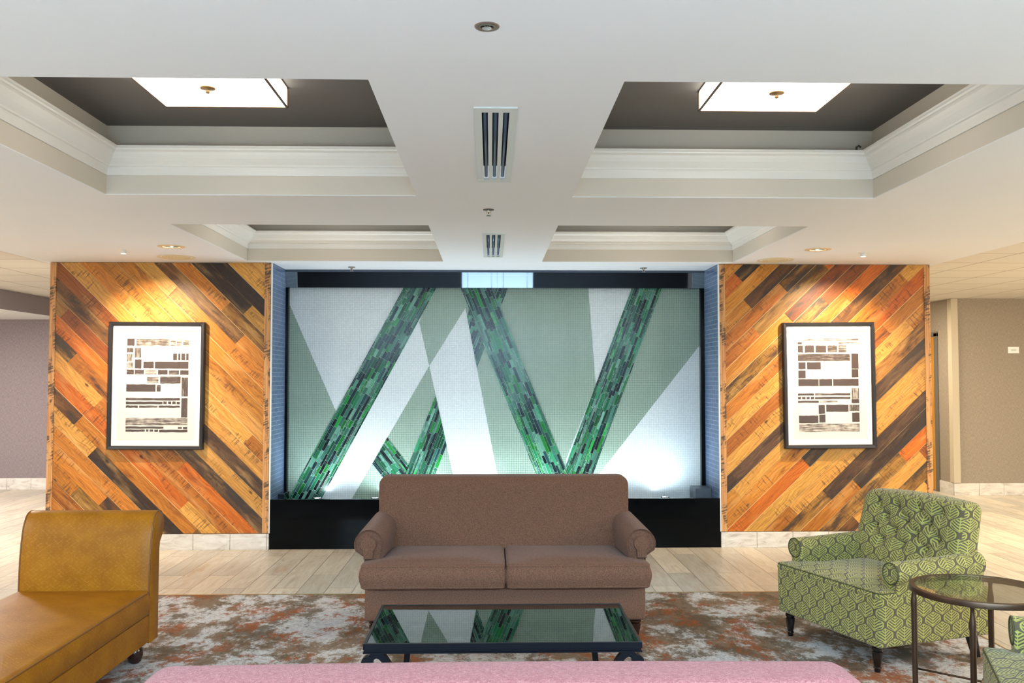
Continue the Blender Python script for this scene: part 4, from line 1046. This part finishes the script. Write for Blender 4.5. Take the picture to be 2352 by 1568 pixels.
# ================================================================== ARMCHAIRS
def make_armchair():
    t = thing('armchair', (0, 0, 0), 0, '', 'armchair')
    F = M['leaf']
    # base, slightly tapering towards the bottom
    def tp(q, d):
        x, y, z = q; k = 1+.012*(z/.14); return (x*k, y, z)
    m = rbox(0, .395, .268, .426, .385, .132, .020, .06, tp); m.build('base', F, t, smooth=True, merge=True)
    ol = [(-.431, .010), (.431, .010), (.431, .13), (.345, .14), (.345, .66), (-.345, .66), (-.345, .14), (-.431, .13)]
    m = puff(ol, .378, .428, .016, .030, .004, cr=.028); c = m.build('seat', F, t, smooth=True)
    P = round_poly(ol, .028); N_ = normals2(P); m = MB(); m.tube([(p[0]-n[0]*.002, p[1]-n[1]*.002, .420) for p, n in zip(P, N_)], .0035, 6, closed=True)
    m.build('piping', simple('dark_green_piping', srgb(70, 72, 40), .7), c, smooth=True)
    for sg in (-1, 1):
        rings = []
        def sect(k, sh=0.0):
            y = .115+k*.60; R = .060-sh; xc = .392+.004*k; zc = .512+.022*max(0, k-.25); pts = [(.345+sh*.3, .38), (.345+sh*.3, .45)]
            for a in range(13):
                th = math.radians(-20+a*230/12); pts.append((xc-R*math.cos(th), zc+R*math.sin(th)))
            pts += [(.420-sh*.3, .45), (.420-sh*.3, .38)]
            return [(sg*p[0], y, p[1]) for p in pts]
        rings = [[(x, y+.002, z) for x, y, z in sect(0, .004)], [(x, y+.006, z) for x, y, z in sect(0, 0)]]+[sect(k/10) for k in range(1, 11)]
        al = [0]
        for i in range(1, len(rings[2])): al.append(al[-1]+math.dist(rings[2][i][::2], rings[2][i-1][::2]))
        nr = len(rings[0]); m = MB(); m.loft([r for r in rings], caps=False, closed=False, uvs=[(p[1], al[i % nr]) for i, p in enumerate([p for r in rings for p in r])])
        m.add(rings[0], [tuple(range(nr))], uvs=[(p[0], p[2]) for p in rings[0]]); m.add(rings[-1], [tuple(range(nr))], uvs=[(p[0], p[2]) for p in rings[-1]])
        a = m.build('arm', F, t, smooth='auto', merge=True)
        m = MB(); xc, zc = .392, .512
        m.tube([(sg*(xc+.056*math.cos(2*math.pi*j/28)), .115, zc+.056*math.sin(2*math.pi*j/28)) for j in range(28)], .0035, 6, closed=True)
        m.build('piping', simple('dark_green_piping', srgb(70, 72, 40), .7), a, smooth=True)
        # outer side panel with its seam
        m = rbox(sg*.405, .43, .335, .016, .31, .175, .010, .08); m.build('side_panel', F, t, smooth=True, merge=True)
    BT = []
    for r_, (zz, n_, sp) in enumerate(((.775, 4, .165), (.705, 5, .165), (.635, 4, .165), (.565, 5, .165))):
        for k in range(n_):
            x = (k-(n_-1)/2)*sp
            if abs(x) < .30: BT.append((x, zz))
    def yfront(z): return .595+.10*max(0, (z-.42)/.43)**1.15
    def tuft(q, d):
        x, y, z = q; Z_ = z+.625
        lean_ = .10*max(0, (Z_-.42)/.43)**1.15
        k = 1.0; dy = 0
        if d.y < -.3:
            face = min(1, -d.y*1.2)
            dent = 0
            for bx, bz in BT:
                r2 = ((x-bx)**2+(Z_-bz)**2); dent += .034*math.exp(-r2/(2*.017**2))+.016*math.exp(-r2/(2*.045**2))
            # diagonal pleats between neighbouring buttons
            for i, (bx, bz) in enumerate(BT):
                for cx2, cz2 in BT[i+1:]:
                    L = math.hypot(cx2-bx, cz2-bz)
                    if .08 < L < .13:
                        ux, uz = (cx2-bx)/L, (cz2-bz)/L; s = (x-bx)*ux+(Z_-bz)*uz
                        if 0 < s < L:
                            dd = abs(-(x-bx)*uz+(Z_-bz)*ux); dent += .013*math.exp(-dd*dd/(2*.008**2))
            edge = math.cos(min(1, abs(x)/.40)*math.pi/2)**.5 if abs(x) < .40 else 0
            dy = (-.040*edge + dent)*face
        wd = .95+.05*max(0, min(1, (.86-Z_)/.30)) if Z_ > .56 else 1.0
        arch = .018*math.cos(x/.40*math.pi/2)*max(0, (Z_-.6)/.25)
        return (x*wd, y+lean_+dy, z+arch)
    m = rbox(0, .630, .625, .410, .075, .222, .055, .0125, tuft); bk = m.build('backrest', F, t, smooth=True, merge=True)
    for bx, bz in BT:
        m = MB(); lean_ = .10*max(0, (bz-.42)/.43)**1.15; edge = math.cos(min(1, abs(bx)/.40)*math.pi/2)**.5
        wd = .95+.05*max(0, min(1, (.86-bz)/.30)) if bz > .56 else 1.0
        m.sphere((bx*wd, .555+lean_-.040*edge+.046, bz+.018*math.cos(bx/.40*math.pi/2)*max(0, (bz-.6)/.25)), .011, 10); m.build('button', F, bk, smooth=True)
    for sx in (-1, 1):
        m = MB(); turned_leg(m, sx*.357, .052, .139, .027); m.build('leg', M['black_wood'], t, smooth='auto')
        m = MB(); m.loft([[(sx*.34+a*.016, .755+b_*.016, 0) for a, b_ in ((-1,-1),(1,-1),(1,1),(-1,1))], [(sx*.34+a*.024, .715+b_*.024, .139) for a, b_ in ((-1,-1),(1,-1),(1,1),(-1,1))]]); m.build('leg', M['black_wood'], t)
    return t
ch = make_armchair(); ch.location = (1.866, 5.078, G); ch.rotation_euler = (0, 0, math.radians(-70.8))
tag(ch, 'green leaf patterned armchair with tufted back, beyond the round glass table', group='green leaf patterned armchairs')
ch2 = copy_tree(ch); ch2.location = (1.875, 3.36, G); ch2.rotation_euler = (0, 0, math.radians(-111.8))
tag(ch2, 'green leaf patterned armchair cut off by the lower right corner, only seat and arm showing')

# ================================================================== ROUND SIDE TABLE
t = thing('side_table', (2.22, 4.07, G), 0, 'round glass side table with bronze metal legs between the two green armchairs', 'side table')
R_, ZR = .300, .593
m = MB(); m.lathe([(R_, ZR-.026), (R_+.002, ZR-.004), (R_, ZR), (R_-.020, ZR), (R_-.021, ZR-.006), (R_-.028, ZR-.006), (R_-.028, ZR-.026), (R_, ZR-.026)], seg=72, cap=False); m.build('rim', M['bronze'], t, smooth='auto')
m = MB(); m.lathe([(.001, ZR-.0055), (R_-.0215, ZR-.0055), (R_-.0215, ZR-.0005), (.001, ZR-.0005)], seg=72); m.build('glass_top', M['glass'], t)
for a in (144, 234, 324, 54):
    a = math.radians(a); x, y = (R_-.014)*math.cos(a), (R_-.014)*math.sin(a)
    m = MB(); m.lathe([(.014, ZR-.027), (.009, ZR-.034), (.009, ZR-.055), (.013, ZR-.085), (.015, ZR-.105), (.0135, ZR-.13), (.0125, .10), (.014, .01), (.014, 0)], x, y, 16); m.build('leg', M['bronze'], t, smooth='auto')
for a in (144, 234):
    a = math.radians(a); m = MB(); m.tube([((R_-.02)*math.cos(a), (R_-.02)*math.sin(a), .185), (0, 0, .175+(.0 if a < 3 else .012)), (-(R_-.02)*math.cos(a), -(R_-.02)*math.sin(a), .185)], .005, 8); m.build('stretcher', M['bronze'], t, smooth=True)
